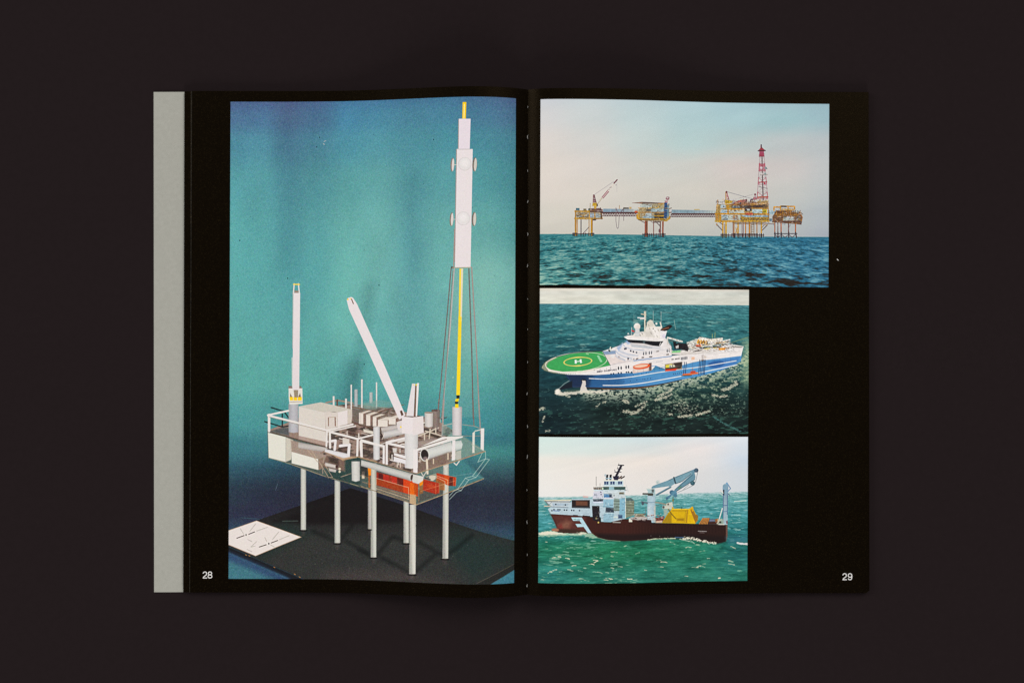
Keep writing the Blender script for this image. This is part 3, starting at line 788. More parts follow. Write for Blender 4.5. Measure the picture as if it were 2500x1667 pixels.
    for x in (145, 160, 180, 205, 226, 296, 345, 382, 448, 492, 518, 544):
        s.line([(x, 1165), (x, 1222)], 1.8 if x in (180, 205, 492, 518) else 1.1, (58, 44, 44))
    s.poly([(185, 735), (470, 735), (700, 760), (705, 890), (520, 912), (180, 905)], (176, 158, 110), soft=.6, alpha=.75)
    s.poly([(215, 775), (455, 770), (455, 870), (215, 870)], (166, 172, 150), soft=1, alpha=.8)
    s.line([(182, 752), (470, 752)], 3.2, (206, 160, 44)); s.line([(182, 888), (470, 884), (700, 878)], 3.4, (206, 160, 40)); s.line([(195, 740), (195, 905)], 2.4, (190, 140, 46)); s.line([(460, 730), (460, 890)], 2.4, (204, 160, 50))
    s.line([(330, 850), (440, 770)], 1.8, (196, 150, 60)); s.line([(230, 800), (330, 830)], 1.4, (170, 130, 70)); s.line([(270, 870), (440, 850)], 1.4, (120, 88, 60))
    for x, y in [(240, 840), (300, 800), (350, 850), (390, 860), (250, 790)]:
        s.ell(x, y, 10, 14, (110, 96, 70), soft=.8, alpha=.7)
    s.poly([(470, 785), (545, 785), (545, 875), (470, 872)], (156, 176, 180), soft=.5); s.poly([(580, 790), (680, 790), (680, 880), (580, 878)], (170, 184, 174), soft=.5)
    s.line([(562, 700), (562, 890)], 2.2, (196, 150, 60)); s.line([(520, 900), (710, 890)], 2.2, (150, 110, 50)); s.poly([(520, 900), (590, 900), (585, 926), (530, 926)], (70, 60, 56), soft=.7)
    s.poly([(205, 690), (270, 690), (270, 732), (205, 732)], (64, 110, 116), soft=.5); s.poly([(345, 705), (400, 705), (400, 738), (345, 738)], (130, 116, 70), soft=.8); s.poly([(440, 700), (480, 695), (480, 735), (440, 735)], (82, 96, 82), soft=.7)
    s.poly([(475, 700), (650, 690), (715, 720), (715, 770), (470, 770)], (116, 84, 70), soft=.9, alpha=.9)
    s.line([(470, 765), (720, 765)], 1.6, (70, 52, 48)); s.line([(672, 690), (685, 870)], 2.2, (80, 58, 52)); s.line([(475, 600), (475, 735)], 1, (170, 150, 90)); s.line([(695, 770), (700, 900)], 1.8, (120, 92, 60))
    # crane
    s.poly([(525, 585), (600, 585), (610, 650), (515, 652)], (216, 178, 50), soft=.5); s.poly([(595, 600), (622, 620), (620, 655), (600, 660)], (84, 64, 50), soft=.6); s.poly([(548, 655), (600, 655), (585, 705), (552, 705)], (206, 166, 56), soft=.5)
    s.poly([(538, 440), (560, 440), (592, 590), (530, 590)], (190, 178, 168), soft=.6, alpha=.7)
    for y in (445, 480, 525, 560):
        s.line([(538, y), (556 + (y - 440) * .2, y + 6)], 2.6, (120, 52, 58))
    s.line([(548, 436), (590, 580)], 1.4, (104, 60, 56)); s.line([(535, 440), (530, 590)], 1.2, (140, 90, 84))
    s.line([(620, 610), (705, 500)], 1.8, (196, 186, 150)); s.line([(610, 590), (700, 480)], 1.0, (206, 196, 170))
    s.line([(705, 480), (815, 350)], 1.6, (156, 70, 72)); s.line([(725, 498), (830, 375)], 1.6, (156, 70, 72))
    s.line([(715, 488), (822, 362)], 1.6, (216, 196, 190)); s.line([(820, 360), (930, 225)], 2.4, (220, 210, 196)); s.line([(850, 300), (882, 290)], 1.2, (140, 130, 120)); s.line([(832, 335), (840, 330)], 1.2, (90, 80, 76))
    s.line([(932, 215), (990, 150)], 2.6, (116, 44, 54)); s.line([(560, 430), (930, 180)], .6, (150, 140, 130), alpha=.6); s.ell(970, 248, 4, 10, (96, 90, 88)); s.line([(988, 155), (985, 380)], .4, (150, 140, 130), alpha=.5)
    # bridges
    s.poly([(722, 703), (1395, 712), (1395, 765), (722, 768)], (142, 172, 178), soft=.5, grad=((186, 192, 180), (900, 730), (1400, 730)))
    s.line([(700, 778), (1380, 778)], 3.2, (92, 62, 56)); truss(s, 715, 1365, 792, 842, 14, 1.3, (92, 64, 60))
    s.line([(968, 690), (1005, 780), (1060, 770), (1120, 690)], 1.2, (110, 76, 80)); s.line([(968, 690), (968, 940), (985, 1060), (1000, 1082), (1018, 1060), (1030, 850)], .8, (130, 120, 110)); s.line([(1117, 690), (1117, 930)], 1.0, (110, 90, 86))
    s.poly([(1112, 678), (1212, 682), (1212, 706), (1112, 706)], (96, 92, 66), soft=.9); s.poly([(1225, 668), (1265, 670), (1265, 706), (1225, 706)], (206, 180, 110), soft=.8); s.line([(1035, 640), (1035, 700)], 1.4, (200, 170, 120))
    s.ell(1355, 760, 32, 20, (204, 92, 50), soft=.9)
    # middle platform
    s.poly([(1520, 930), (1548, 930), (1545, 1235), (1516, 1235)], (170, 96, 66), soft=.4); s.poly([(1552, 930), (1578, 930), (1574, 1235), (1552, 1235)], (160, 104, 60), soft=.4); s.line([(1550, 940), (1548, 1200)], 1.4, (84, 50, 50))
    s.poly([(1680, 930), (1698, 930), (1698, 1235), (1680, 1235)], (150, 110, 92), soft=.4)
    s.poly([(1852, 930), (1884, 930), (1878, 1235), (1850, 1235)], (166, 98, 64), soft=.4); s.poly([(1808, 940), (1828, 940), (1826, 1235), (1806, 1235)], (120, 76, 66), soft=.4); s.ell(1808, 1125, 22, 40, (130, 90, 84), soft=.8)
    s.line([(1420, 920), (1520, 970)], 1.6, (110, 90, 76)); s.line([(1620, 930), (1690, 980)], 1.0, (130, 110, 96)); s.line([(1720, 940), (1820, 1040)], 1.8, (100, 80, 74)); s.line([(1700, 960), (1820, 950)], 2.4, (96, 78, 64), soft=1)
    s.line([(1480, 1195), (1912, 1190)], 2.0, (62, 48, 50))
    for x in (1485, 1520, 1545, 1575, 1610, 1650, 1690, 1740, 1790, 1820, 1855, 1880, 1908):
        s.line([(x, 1175), (x, 1238)], 2.2 if x in (1520, 1575, 1855, 1880) else 1.0, (58, 46, 48))
    s.poly([(1370, 900), (1395, 730), (1440, 680), (1440, 610), (1890, 605), (1985, 640), (2000, 900), (1940, 945), (1420, 930)], (178, 164, 118), soft=.7)
    s.poly([(1440, 615), (1660, 615), (1660, 690), (1430, 690)], (196, 204, 190), soft=.5)
    for x in range(1470, 1660, 24):
        s.line([(x, 618), (x, 690)], .7, (140, 156, 150))
    s.poly([(1640, 690), (1888, 700), (1888, 770), (1640, 770)], (168, 190, 184), soft=.5); s.poly([(1660, 620), (1888, 610), (1888, 690), (1660, 690)], (186, 176, 130), soft=.7)
    s.line([(1665, 680), (1740, 700), (1860, 610)], 1.6, (208, 170, 60)); s.ell(1795, 660, 9, 9, (70, 66, 54)); s.line([(1660, 640), (1670, 690)], 1.2, (120, 112, 80))
    s.line([(1400, 690), (1640, 692)], 1.8, (206, 162, 70)); s.line([(1385, 775), (1890, 772)], 2.4, (176, 132, 60)); s.poly([(1545, 715), (1640, 710), (1635, 750), (1550, 750)], (96, 90, 74), soft=.9)
    s.poly([(1530, 785), (1652, 785), (1652, 838), (1530, 838)], (186, 200, 196), soft=.4); s.poly([(1480, 840), (1660, 838), (1660, 888), (1480, 890)], (158, 184, 182), soft=.4); s.poly([(1665, 830), (1720, 820), (1720, 890), (1665, 890)], (130, 150, 140), soft=.6)
    s.poly([(1705, 790), (1888, 790), (1888, 830), (1705, 830)], (96, 84, 58), soft=.7); s.poly([(1705, 840), (1888, 850), (1888, 895), (1705, 890)], (72, 64, 50), soft=.7); s.line([(1700, 838), (1890, 840)], 2.2, (210, 166, 46)); s.line([(1790, 800), (1795, 900)], 1.6, (190, 150, 50))
    s.line([(1375, 820), (1375, 880), (1420, 905), (1960, 908), (2000, 880), (1985, 850)], 3.6, (212, 164, 26)); s.line([(1412, 780), (1412, 890)], 3.0, (206, 160, 40)); s.poly([(1880, 905), (1965, 905), (1945, 945), (1885, 940)], (214, 174, 30), soft=.6); s.line([(1400, 912), (1940, 918)], 1.4, (86, 60, 46))
    s.poly([(1940, 620), (1985, 640), (1980, 860), (1950, 860)], (110, 150, 156), soft=.6); s.poly([(1895, 585), (1952, 585), (1945, 892), (1884, 890)], (44, 84, 128), soft=.5)
    s.poly([(1278, 590), (1470, 572), (1890, 592), (1888, 606), (1470, 606)], (110, 92, 76), soft=.5); s.poly([(1278, 592), (1480, 580), (1470, 604)], (170, 128, 96), soft=.7); s.line([(1780, 604), (1890, 598)], 2, (206, 150, 60))
    s.poly([(1902, 548), (1962, 548), (1955, 585), (1905, 585)], (196, 150, 146), soft=.6); s.ell(1955, 505, 26, 24, (170, 110, 116), ring=1.6); s.line([(1930, 518), (1980, 518)], 2.2, (150, 70, 84)); s.line([(1975, 480), (1990, 490)], 1.2, (120, 90, 90))
    s.line([(1990, 700), (2030, 690)], 1.6, (120, 110, 80)); s.line([(1985, 780), (2040, 770)], 2.4, (120, 96, 80)); s.ell(2015, 735, 22, 16, (214, 212, 204), soft=.8)
    # ---- second bridge and main platform
    s.crop(1680, 340, 6.03)
    s.poly([(-245, 1037), (400, 1048), (400, 1092), (-245, 1085)], (142, 172, 172), soft=.5, grad=((184, 192, 184), (0, 1060), (420, 1060))); s.line([(-240, 1098), (395, 1100)], 3.2, (96, 66, 58)); truss(s, -260, 390, 1108, 1142, 20, 1.2, (90, 64, 60)); s.line([(95, 1036), (162, 1036)], 2.4, (206, 186, 110))
    # jacket of the main platform
    for x0, x1, c in [(498, 520, Y), (545, 568, (218, 176, 34)), (655, 668, (150, 96, 66)), (672, 682, O), (724, 744, Y), (788, 796, (120, 84, 74)), (806, 816, (140, 96, 84)), (836, 852, (196, 134, 54)), (890, 914, (200, 140, 50)), (1004, 1018, (190, 136, 56)), (1066, 1086, Y)]:
        s.poly([(x0, 1215), (x1, 1215), (x1, 1440), (x0, 1440)], c, soft=.35)
    s.line([(535, 1250), (535, 1400)], 1.0, (130, 90, 60)); s.line([(700, 1300), (720, 1390)], 1.4, (206, 160, 60)); s.line([(690, 1390), (735, 1280)], 1.2, (196, 150, 60))
    for x in (928, 968):
        s.line([(x, 1250), (x, 1420)], 1.3, (150, 120, 70))
    for y in range(1260, 1420, 26):
        s.line([(928, y), (968, y)], 1.0, (150, 120, 76))
    s.line([(415, 1250), (500, 1340)], 2.0, (104, 88, 76)); s.line([(440, 1210), (500, 1250)], 1.6, (120, 100, 80)); s.line([(1165, 1262), (1088, 1340)], 2.0, (110, 92, 78)); s.line([(1145, 1230), (1085, 1300)], 1.6, (150, 120, 84)); s.ell(420, 1255, 10, 16, (190, 150, 90)); s.ell(1150, 1262, 18, 8, (190, 160, 100))
    s.line([(480, 1412), (1112, 1412)], 2.2, (58, 46, 48)); s.line([(640, 1392), (1020, 1394)], 1.2, (76, 62, 60))
    for x in (484, 508, 530, 556, 590, 640, 676, 690, 734, 760, 800, 845, 880, 905, 940, 980, 1012, 1050, 1076, 1108):
        s.line([(x, 1390), (x, 1446)], 2.8 if x in (508, 556, 676, 734, 845, 905, 1012, 1076) else 1.2, (54, 44, 46))
    # decks
    s.poly([(395, 1095), (440, 960), (560, 955), (1180, 950), (1190, 1200), (1140, 1215), (400, 1212)], (178, 152, 84), soft=.6)
    s.poly([(490, 1100), (770, 1100), (770, 1196), (490, 1196)], (186, 192, 176), soft=.5); s.poly([(490, 1100), (585, 1100), (585, 1196), (490, 1196)], (176, 196, 194), soft=.5)
    s.poly([(655, 1120), (690, 1120), (690, 1175), (655, 1175)], (160, 120, 84), soft=1, alpha=.8); s.poly([(700, 1125), (730, 1125), (728, 1180), (705, 1180)], (166, 126, 86), soft=1, alpha=.7); s.line([(515, 1180), (575, 1185)], 1.4, (70, 66, 60)); s.ell(556, 1125, 7, 8, (60, 60, 58))
    s.poly([(480, 1030), (580, 1030), (580, 1085), (470, 1085)], (166, 192, 196), soft=.5); s.poly([(475, 962), (555, 962), (550, 1015), (475, 1015)], (176, 196, 196), soft=.5); s.ell(520, 992, 9, 9, (60, 60, 56))
    s.poly([(600, 1040), (820, 1036), (820, 1088), (600, 1088)], (190, 196, 182), soft=.5); s.ell(688, 1052, 18, 8, (84, 76, 60)); s.poly([(940, 1030), (1090, 1030), (1090, 1090), (940, 1090)], (174, 196, 192), soft=.4)
    s.poly([(1088, 1036), (1160, 1036), (1158, 1082), (1088, 1082)], (220, 200, 40), soft=.4); s.line([(1100, 1050), (1148, 1052)], 1.2, (130, 120, 30)); s.line([(1112, 1068), (1140, 1066)], 1.8, (80, 80, 40))
    s.poly([(1160, 1030), (1190, 1030), (1190, 1090), (1160, 1090)], (190, 196, 186), soft=.5)
    s.poly([(640, 975), (1170, 965), (1170, 1015), (940, 1020), (640, 1018)], (110, 88, 62), soft=.7, alpha=.9)
    s.poly([(800, 985), (1100, 965), (1100, 1000), (800, 1012)], (66, 52, 50), soft=1, alpha=.8); s.poly([(650, 980), (760, 980), (760, 1010), (650, 1010)], (104, 126, 130), soft=.9)
    s.line([(600, 1028), (820, 1030)], 3.0, (214, 160, 50)); s.line([(540, 964), (760, 968)], 1.6, (206, 160, 60)); s.line([(940, 1016), (1180, 1018)], 2.0, (190, 140, 50)); s.poly([(566, 970), (598, 970), (596, 1085), (575, 1085)], (216, 160, 46), soft=.5)
    s.line([(400, 1100), (480, 1098), (1190, 1104)], 3.6, (206, 150, 36)); s.line([(440, 1208), (770, 1205)], 4.2, (206, 156, 36)); s.line([(420, 1120), (430, 1210)], 5, (206, 150, 60)); s.line([(470, 1100), (470, 1205)], 3.4, (216, 160, 40)); s.line([(400, 1205), (440, 1210)], 4, (212, 180, 70))
    s.poly([(760, 1115), (1190, 1118), (1190, 1145), (850, 1150)], (150, 178, 182), soft=.6); s.poly([(770, 1150), (1190, 1148), (1190, 1205), (770, 1205)], (126, 108, 66), soft=.7); s.line([(770, 1208), (1195, 1206)], 3.0, (214, 170, 40)); truss(s, 780, 1190, 1155, 1200, 8, 1.6, (206, 166, 50))
    s.poly([(830, 1020), (930, 1018), (935, 1055), (830, 1060)], (70, 62, 60), soft=.8); s.poly([(865, 1026), (905, 1026), (905, 1052), (865, 1052)], (190, 196, 190), soft=.5); s.ell(895, 1100, 60, 17, (206, 84, 56), soft=.6); s.line([(840, 1080), (950, 1078)], 2, (196, 150, 100))
    s.poly([(640, 1215), (1140, 1215), (1100, 1256), (660, 1250)], (120, 96, 56), soft=1.0, alpha=.5)
    # top deck clutter
    s.poly([(545, 892), (645, 905), (645, 945), (540, 950)], (218, 180, 36), soft=.5); s.line([(590, 900), (595, 945)], 1.4, (150, 120, 50)); s.poly([(548, 775), (572, 770), (598, 890), (548, 890)], (206, 176, 150), soft=.6, alpha=.8); s.line([(550, 780), (552, 892)], 1.8, (200, 160, 90)); s.line([(570, 790), (600, 890)], 1.8, (170, 100, 96)); s.ell(563, 778, 13, 15, (120, 44, 50)); s.ell(575, 835, 10, 12, (190, 130, 130))
    s.line([(575, 775), (950, 880)], .8, (130, 136, 130)); s.line([(640, 895), (980, 805)], .5, (150, 150, 140), alpha=.7)
    s.line([(670, 948), (740, 910), (860, 895)], 3.2, (170, 96, 90)); s.line([(700, 930), (860, 915)], 2.4, (180, 110, 92)); s.line([(855, 885), (850, 935)], 2.2, (76, 44, 46)); s.line([(915, 940), (920, 895), (965, 880), (1000, 880)], 2.8, (84, 48, 50)); s.poly([(960, 850), (1000, 850), (1005, 890), (955, 892)], (186, 120, 120), soft=.8); s.ell(985, 815, 13, 16, (130, 50, 60)); s.line([(985, 830), (985, 860)], 2, (196, 150, 150))
    s.poly([(620, 955), (760, 935), (860, 930), (1180, 920), (1180, 960), (760, 975), (620, 975)], (156, 106, 66), soft=.9, alpha=.85); s.poly([(1020, 910), (1175, 900), (1175, 935), (1020, 940)], (206, 176, 90), soft=.8, alpha=.8); s.line([(920, 955), (1180, 950)], 2.6, (200, 150, 56)); s.line([(435, 895), (435, 965)], 2.0, (190, 140, 50)); s.poly([(415, 960), (440, 960), (440, 1035), (410, 1035)], (206, 170, 100), soft=.6)
    s.ell(770, 945, 12, 18, (60, 60, 80), soft=.8); s.line([(1175, 955), (1185, 1200)], 2.0, (170, 130, 70))
    # flare mast, red and white lattice
    def mx(y, side):
        t = (y - 260) / (900 - 260)
        return 1086 + 6 * t + side * (32 + 48 * t)
    for y0, y1, c in [(260, 355, (186, 172, 164)), (355, 470, (190, 86, 94)), (470, 565, (186, 172, 164)), (565, 665, (192, 100, 108)), (665, 780, (192, 166, 160)), (780, 880, (192, 96, 102)), (880, 950, (206, 190, 160))]:
        for sd in (-1, 1):
            s.line([(mx(y0, sd), y0), (mx(y1, sd), y1)], 1.7, c)
        s.line([(mx(y0, -1), y0), (mx(y1, 1), y1)], .9, c); s.line([(mx(y0, 1), y0), (mx(y1, -1), y1)], .9, c)
        s.line([(mx(y1, -1), y1), (mx(y1, 1), y1)], 1.1, c)
    s.line([(1086, 260), (1092, 560), (1104, 900)], 2.6, (124, 112, 100)); s.line([(1090, 520), (1100, 860)], 1.4, (92, 80, 74))
    s.poly([(1048, 180), (1114, 180), (1116, 250), (1046, 256)], (176, 84, 104), soft=.7); s.line([(1046, 250), (1116, 250)], 2.4, (150, 50, 60)); s.line([(1046, 225), (1116, 222)], 2.0, (170, 60, 74)); s.poly([(1030, 168), (1055, 140), (1072, 120), (1085, 120), (1105, 140), (1135, 166), (1110, 180), (1050, 182)], (160, 60, 66), soft=.5); s.line([(1030, 172), (1134, 168)], 2.4, (76, 50, 54)); s.line([(1074, 84), (1076, 125)], 2.8, (84, 72, 72)); s.line([(1066, 100), (1066, 130)], 1.4, (190, 120, 110))
    s.poly([(1040, 360), (1132, 362), (1128, 402), (1042, 400)], (188, 76, 88), soft=.8, alpha=.6); s.poly([(1042, 400), (1136, 400), (1138, 466), (1038, 470)], (188, 96, 100), soft=1, alpha=.5); s.ell(1075, 422, 18, 17, (222, 214, 208)); s.ell(1140, 425, 16, 18, (140, 166, 158)); s.line([(1150, 425), (1160, 436)], 1.4, (80, 80, 76)); s.ell(1132, 512, 16, 16, (140, 170, 160)); s.line([(1060, 520), (1165, 522)], 1.4, (160, 150, 130)); s.ell(1085, 510, 12, 14, (214, 206, 196))
    s.line([(1035, 635), (1156, 630)], 2.2, (180, 60, 70)); s.ell(1122, 650, 10, 16, (190, 60, 74), soft=.7); s.line([(1030, 855), (1170, 850)], 3.4, (186, 90, 64)); s.line([(1040, 700), (1165, 725)], 1.0, (110, 110, 100))
    # right platform
    for x0, x1, c in [(1266, 1282, (176, 112, 70)), (1312, 1326, (130, 112, 100)), (1358, 1376, (190, 116, 66)), (1468, 1484, (120, 80, 72)), (1570, 1588, (186, 116, 72))]:
        s.poly([(x0, 1215), (x1, 1215), (x1, 1390), (x0, 1390)], c, soft=.35)
    s.line([(1266, 1390), (1600, 1388)], 1.8, (60, 52, 54)); s.line([(1500, 1260), (1470, 1330)], 1.4, (150, 140, 130))
    for x in (1276, 1320, 1370, 1480, 1580):
        s.line([(x, 1370), (x + (14 if x == 1580 else 0), 1446)], 2.6, (56, 46, 48))
    for a in ((1276, 1320), (1320, 1370), (1370, 1425), (1425, 1480), (1480, 1530), (1530, 1580)):
        s.line([(a[0], 1400 if a[0] in (1276, 1370, 1480) else 1446), (a[1], 1446 if a[0] in (1276, 1370, 1480) else 1400)], 1.2, (64, 54, 54))
    s.poly([(1190, 1050), (1285, 1050), (1285, 1105), (1195, 1105)], (160, 186, 190), soft=.5); s.poly([(1195, 1170), (1235, 1170), (1230, 1205), (1195, 1205)], (110, 140, 146), soft=.7)
    s.poly([(1240, 1140), (1290, 1055), (1420, 1045), (1560, 1050), (1650, 1075), (1685, 1150), (1665, 1255), (1300, 1225), (1240, 1215)], (128, 92, 58), soft=.7)
    s.poly([(1290, 1050), (1530, 1045), (1530, 1110), (1290, 1115)], (146, 100, 50), soft=.8)
    s.poly([(1395, 1150), (1560, 1130), (1570, 1195), (1395, 1200)], (168, 178, 168), soft=.6); s.poly([(1455, 1130), (1545, 1130), (1545, 1160), (1455, 1162)], (206, 212, 208), soft=.4); s.line([(1462, 1144), (1538, 1144)], .9, (150, 156, 156)); s.poly([(1400, 1120), (1435, 1120), (1435, 1150), (1400, 1150)], (96, 104, 98), soft=.7)
    s.line([(1300, 1085), (1320, 1140), (1395, 1080)], 2.2, (206, 150, 46)); s.line([(1290, 1100), (1620, 1112)], 2.6, (176, 124, 50)); s.line([(1300, 1130), (1640, 1125)], 1.6, (150, 104, 50)); s.line([(1240, 1212), (1660, 1215)], 2.6, (92, 62, 54)); s.poly([(1590, 1130), (1640, 1110), (1650, 1200), (1590, 1200)], (110, 104, 94), soft=.9); s.poly([(1600, 1215), (1668, 1215), (1665, 1256), (1605, 1250)], (110, 80, 66), soft=.8); s.line([(1150, 1240), (1260, 1246)], 2.2, (150, 134, 120))
    s.poly([(1560, 1045), (1640, 1060), (1620, 1090), (1520, 1062)], (160, 176, 176), soft=.7)
    for y in (1070, 1090, 1165, 1185):
        s.line([(1300, y), (1390, y - 4)], 1.4, (76, 54, 44))
    for x in range(1310, 1640, 30):
        s.line([(x, 1052), (x + 3, 1110)], 1.0, (84, 58, 42))
    s.line([(1262, 1050), (1262, 998), (1360, 1000), (1360, 985), (1565, 990), (1565, 1030)], 3.2, (216, 160, 44)); s.line([(1360, 1000), (1360, 1045)], 3.0, (216, 160, 44)); s.line([(1470, 995), (1470, 1040)], 2.6, (214, 160, 50)); s.line([(1375, 988), (1440, 990)], 3.4, (76, 60, 56)); s.poly([(1380, 1020), (1550, 1022), (1560, 1052), (1380, 1050)], (206, 160, 70), soft=1, alpha=.7)
    s.line([(1655, 1090), (1680, 1150), (1665, 1210)], 1.8, (170, 120, 60))
    # fine mechanical detail on the steelwork
    rs = np.random.default_rng(17)
    for (x0, y0, x1, y1, n) in [(1405, 512, 1468, 534, 70), (1556, 496, 1632, 536, 110), (1748, 488, 1876, 541, 300), (1886, 512, 1956, 546, 170), (1782, 490, 1876, 502, 70)]:
        for i in range(n):
            x, y = rs.uniform(x0, x1), rs.uniform(y0, y1)
            c = [(74, 54, 44), (204, 156, 50), (224, 216, 200), (110, 78, 50), (150, 108, 50), (96, 108, 108)][rs.integers(0, 6)]
            L = rs.uniform(1.5, 7)
            if rs.random() < .55:
                q_ = [(x, y), (x + L, y)]
            elif rs.random() < .6:
                q_ = [(x, y), (x, y + L)]
            else:
                q_ = [(x, y), (x + L, y + rs.choice([-1, 1]) * L)]
            s.crop(0, 0, 1)
            s.line(q_, rs.uniform(.5, 1.1), c, soft=.4, alpha=.8)
    dm = np.clip(np.abs(s.a - bare).sum(2) / 60, 0, 1)[..., None]
    s.a *= 1 - dm * np.array((.10, .12, .06), np.float32)
    s.clutter(bare, (1.9, 1.7), .55, (1385, 490, 1470, 545))
    s.clutter(bare, (1.9, 1.7), .55, (1552, 490, 1642, 545))
    s.clutter(bare, (2.2, 1.8), .7, (1745, 475, 1970, 552))
    s.clutter(bare, (2.0, 9), .3, (1385, 490, 1970, 580), 1)
    return s.finish('print_platforms', grain=3.4, soft=.45, seed=5, contrast=1.03), s


# ------------------------------------------------------------------ picture 3: blue and white survey ship
def sea_field(s, hor, cols, d0, u, v, k0, seed, tilt=0.0):
    d = s.Y - hor
    dd = np.maximum(d, 0) + d0
    U = (s.X - 1570) / dd
    V = np.log(dd)
    a = fbm(U * u + tilt * V, V * v - .6 * U, seed, 5, .6)
    b = fbm(U * u * 2.7 + 4, V * v * 2.6 + .9 * U, seed + 1, 4, .6)
    t = (.55 * a + .45 * b - .5)
    return d, t * k0


def foam(s, m, col, amt=1.0):
    s.mix(np.clip(m, 0, 1) * amt, col)


def paint_survey_ship():
    s = Plate([(1318.2, 703.8), (1828.5, 707.5), (1826.5, 1058.5), (1315.8, 1058.5)])
    s.field([1316, 1440, 1570, 1700, 1830], [704, 716, 728, 745], [
        [(214, 206, 192), (216, 208, 194), (218, 208, 196), (218, 208, 196), (214, 206, 194)], [(208, 206, 196), (206, 206, 196), (204, 205, 196), (202, 203, 194), (200, 202, 194)],
        [(212, 210, 198), (212, 210, 198), (206, 208, 198), (206, 206, 196), (206, 206, 196)], [(210, 210, 196), (210, 210, 196), (208, 208, 196), (206, 207, 196), (204, 205, 194)]])
    c = fbm(s.X / 34, s.Y / 7, 2, 4)
    s.a += (34 * (c - .5))[..., None]
    hor = 742.4 + (s.X - 1316) * .0055
    d, t = sea_field(s, hor, None, 46, 5.2, 21.0, 3.9, 1, .8)
    yv = np.clip(d / 315, 0, 1)
    ys = [0, .03, .12, .3, .5, .66, .8, 1.0]
    base = np.stack([np.interp(yv, ys, ch) for ch in ([74, 62, 54, 42, 30, 26, 22, 22], [128, 118, 112, 96, 74, 54, 38, 35], [136, 124, 116, 102, 80, 54, 37, 34])], -1).astype(np.float32)
    lf = (sstep(1500, 1330, s.X) * sstep(.35, .6, yv))[..., None]
    base = base * (1 - .35 * lf) + np.array((26, 58, 72), np.float32) * .35 * lf
    base = base * (1 + np.clip(t, -1.1, 1.6)[..., None] * np.array((.52, .36, .32), np.float32))
    m = np.clip(d * .6 + .5, 0, 1)[..., None]
    s.a[:] = s.a * (1 - m) + base * m
    fo = fbm(s.X / 26, s.Y / 3.2, 2, 4, .6)
    foam(s, sstep(.66, .76, fo) * (d > 25) * (yv < .5) * .55, (150, 186, 176))
    # wake along the hull, then the foam field to the right
    fine = fbm(s.X / 5.0, s.Y / 3.0, 1, 4, .65)
    wl = np.interp(s.X, [1380, 1420, 1520, 1580, 1660, 1750, 1815, 1830], [952, 950, 951, 942, 925, 905, 872, 850])
    dy = s.Y - wl
    band = sstep(-4, 2, dy) * (1 - sstep(6, 40, dy)) * sstep(1400, 1440, s.X)
    foam(s, band * sstep(.40, .56, fine), (196, 200, 178), .85)
    broad = sstep(-2, 14, dy) * (1 - sstep(34, 92, dy)) * sstep(1500, 1600, s.X)
    big = fbm(s.X / 22, s.Y / 9, 3, 3)
    foam(s, broad * sstep(.46, .64, .6 * big + .4 * fine), (104, 134, 106), .5)
    foam(s, broad * sstep(.56, .68, .5 * big + .5 * fine), (206, 204, 180), .5)
    astern = sstep(1800, 1822, s.X + 6 * (fine - .5)) * sstep(815, 840, s.Y) * (1 - sstep(925, 960, s.Y))
    foam(s, astern * (.5 + .8 * (fine - .3)), (168, 186, 150), .9)
    loww = sstep(985, 1010, s.Y)
    foam(s, loww * sstep(.60, .74, fbm(s.X / 14 + s.Y / 20, s.Y / 4, 0, 4)) * .5, (70, 116, 100))
    foam(s, sstep(945, 965, s.Y) * (1 - sstep(1000, 1030, s.Y)) * sstep(1460, 1560, s.X) * sstep(.6, .72, fine) * .7, (120, 142, 124))
    s.crop(1310, 930, 8.711)
    F = (214, 206, 182)
    for p, w in [([(1850, 635), (1930, 640), (2020, 680), (2110, 670), (2220, 600)], 4.2), ([(2110, 520), (2180, 500), (2240, 480), (2330, 440)], 2.6), ([(2240, 570), (2300, 510)], 3), ([(1860, 420), (1940, 450)], 5), ([(1270, 550), (1330, 490)], 2.4),
                 ([(60, 595), (160, 575)], 3.6), ([(120, 850), (170, 750)], 2.4), ([(200, 1060), (280, 1050)], 2), ([(410, 250), (600, 290), (700, 335)], 2.4), ([(1420, 450), (1460, 445)], 2.2)]:
        s.line(p, w * 1.5, F, soft=2.4, alpha=.72, rough=(2.6, 1.4, 2.6))
    s.crop(1560, 930, 8.553)
    for p, w in [([(350, 390), (470, 350), (560, 340), (670, 280)], 3.4), ([(400, 310), (600, 230), (690, 160)], 2.6), ([(830, 740), (960, 730), (1090, 720)], 3.2), ([(600, 680), (700, 700)], 2.2), ([(1200, 700), (1360, 660), (1480, 625)], 2.8), ([(1740, 180), (1870, 160), (1930, 110), (2030, 60), (2010, 10)], 4.2), ([(1530, 290), (1700, 320), (1830, 310)], 2.4),
                 ([(1570, 750), (1760, 880), (2110, 1050)], 2.6)]:
        s.line(p, w * 1.5, F if w != 2.6 or p[0][0] < 700 else (70, 116, 112), soft=2.4, alpha=.75, rough=(2.6, 1.4, 2.6))
    r = np.random.default_rng(8)
    for i in range(95):
        x, y = r.normal(900, 150), r.normal(540, 80)
        y += (x - 900) * .28
        a = r.uniform(-.6, .8)
        L = r.uniform(8, 26)
        s.line([(x, y), (x + L * math.cos(a), y + L * math.sin(a))], r.uniform(.8, 1.7), F, soft=.9, alpha=.55)
    for i in range(170):
        x, y = r.uniform(-2300, 2250), r.uniform(160, 1080)
        s.line([(x, y), (x + r.uniform(10, 40), y + r.uniform(-14, 14))], r.uniform(.7, 1.4), (120, 156, 142), soft=.7, alpha=.45)
    bare = s.a.copy()
    # ---- hull
    s.crop(1300, 690, 4.125)
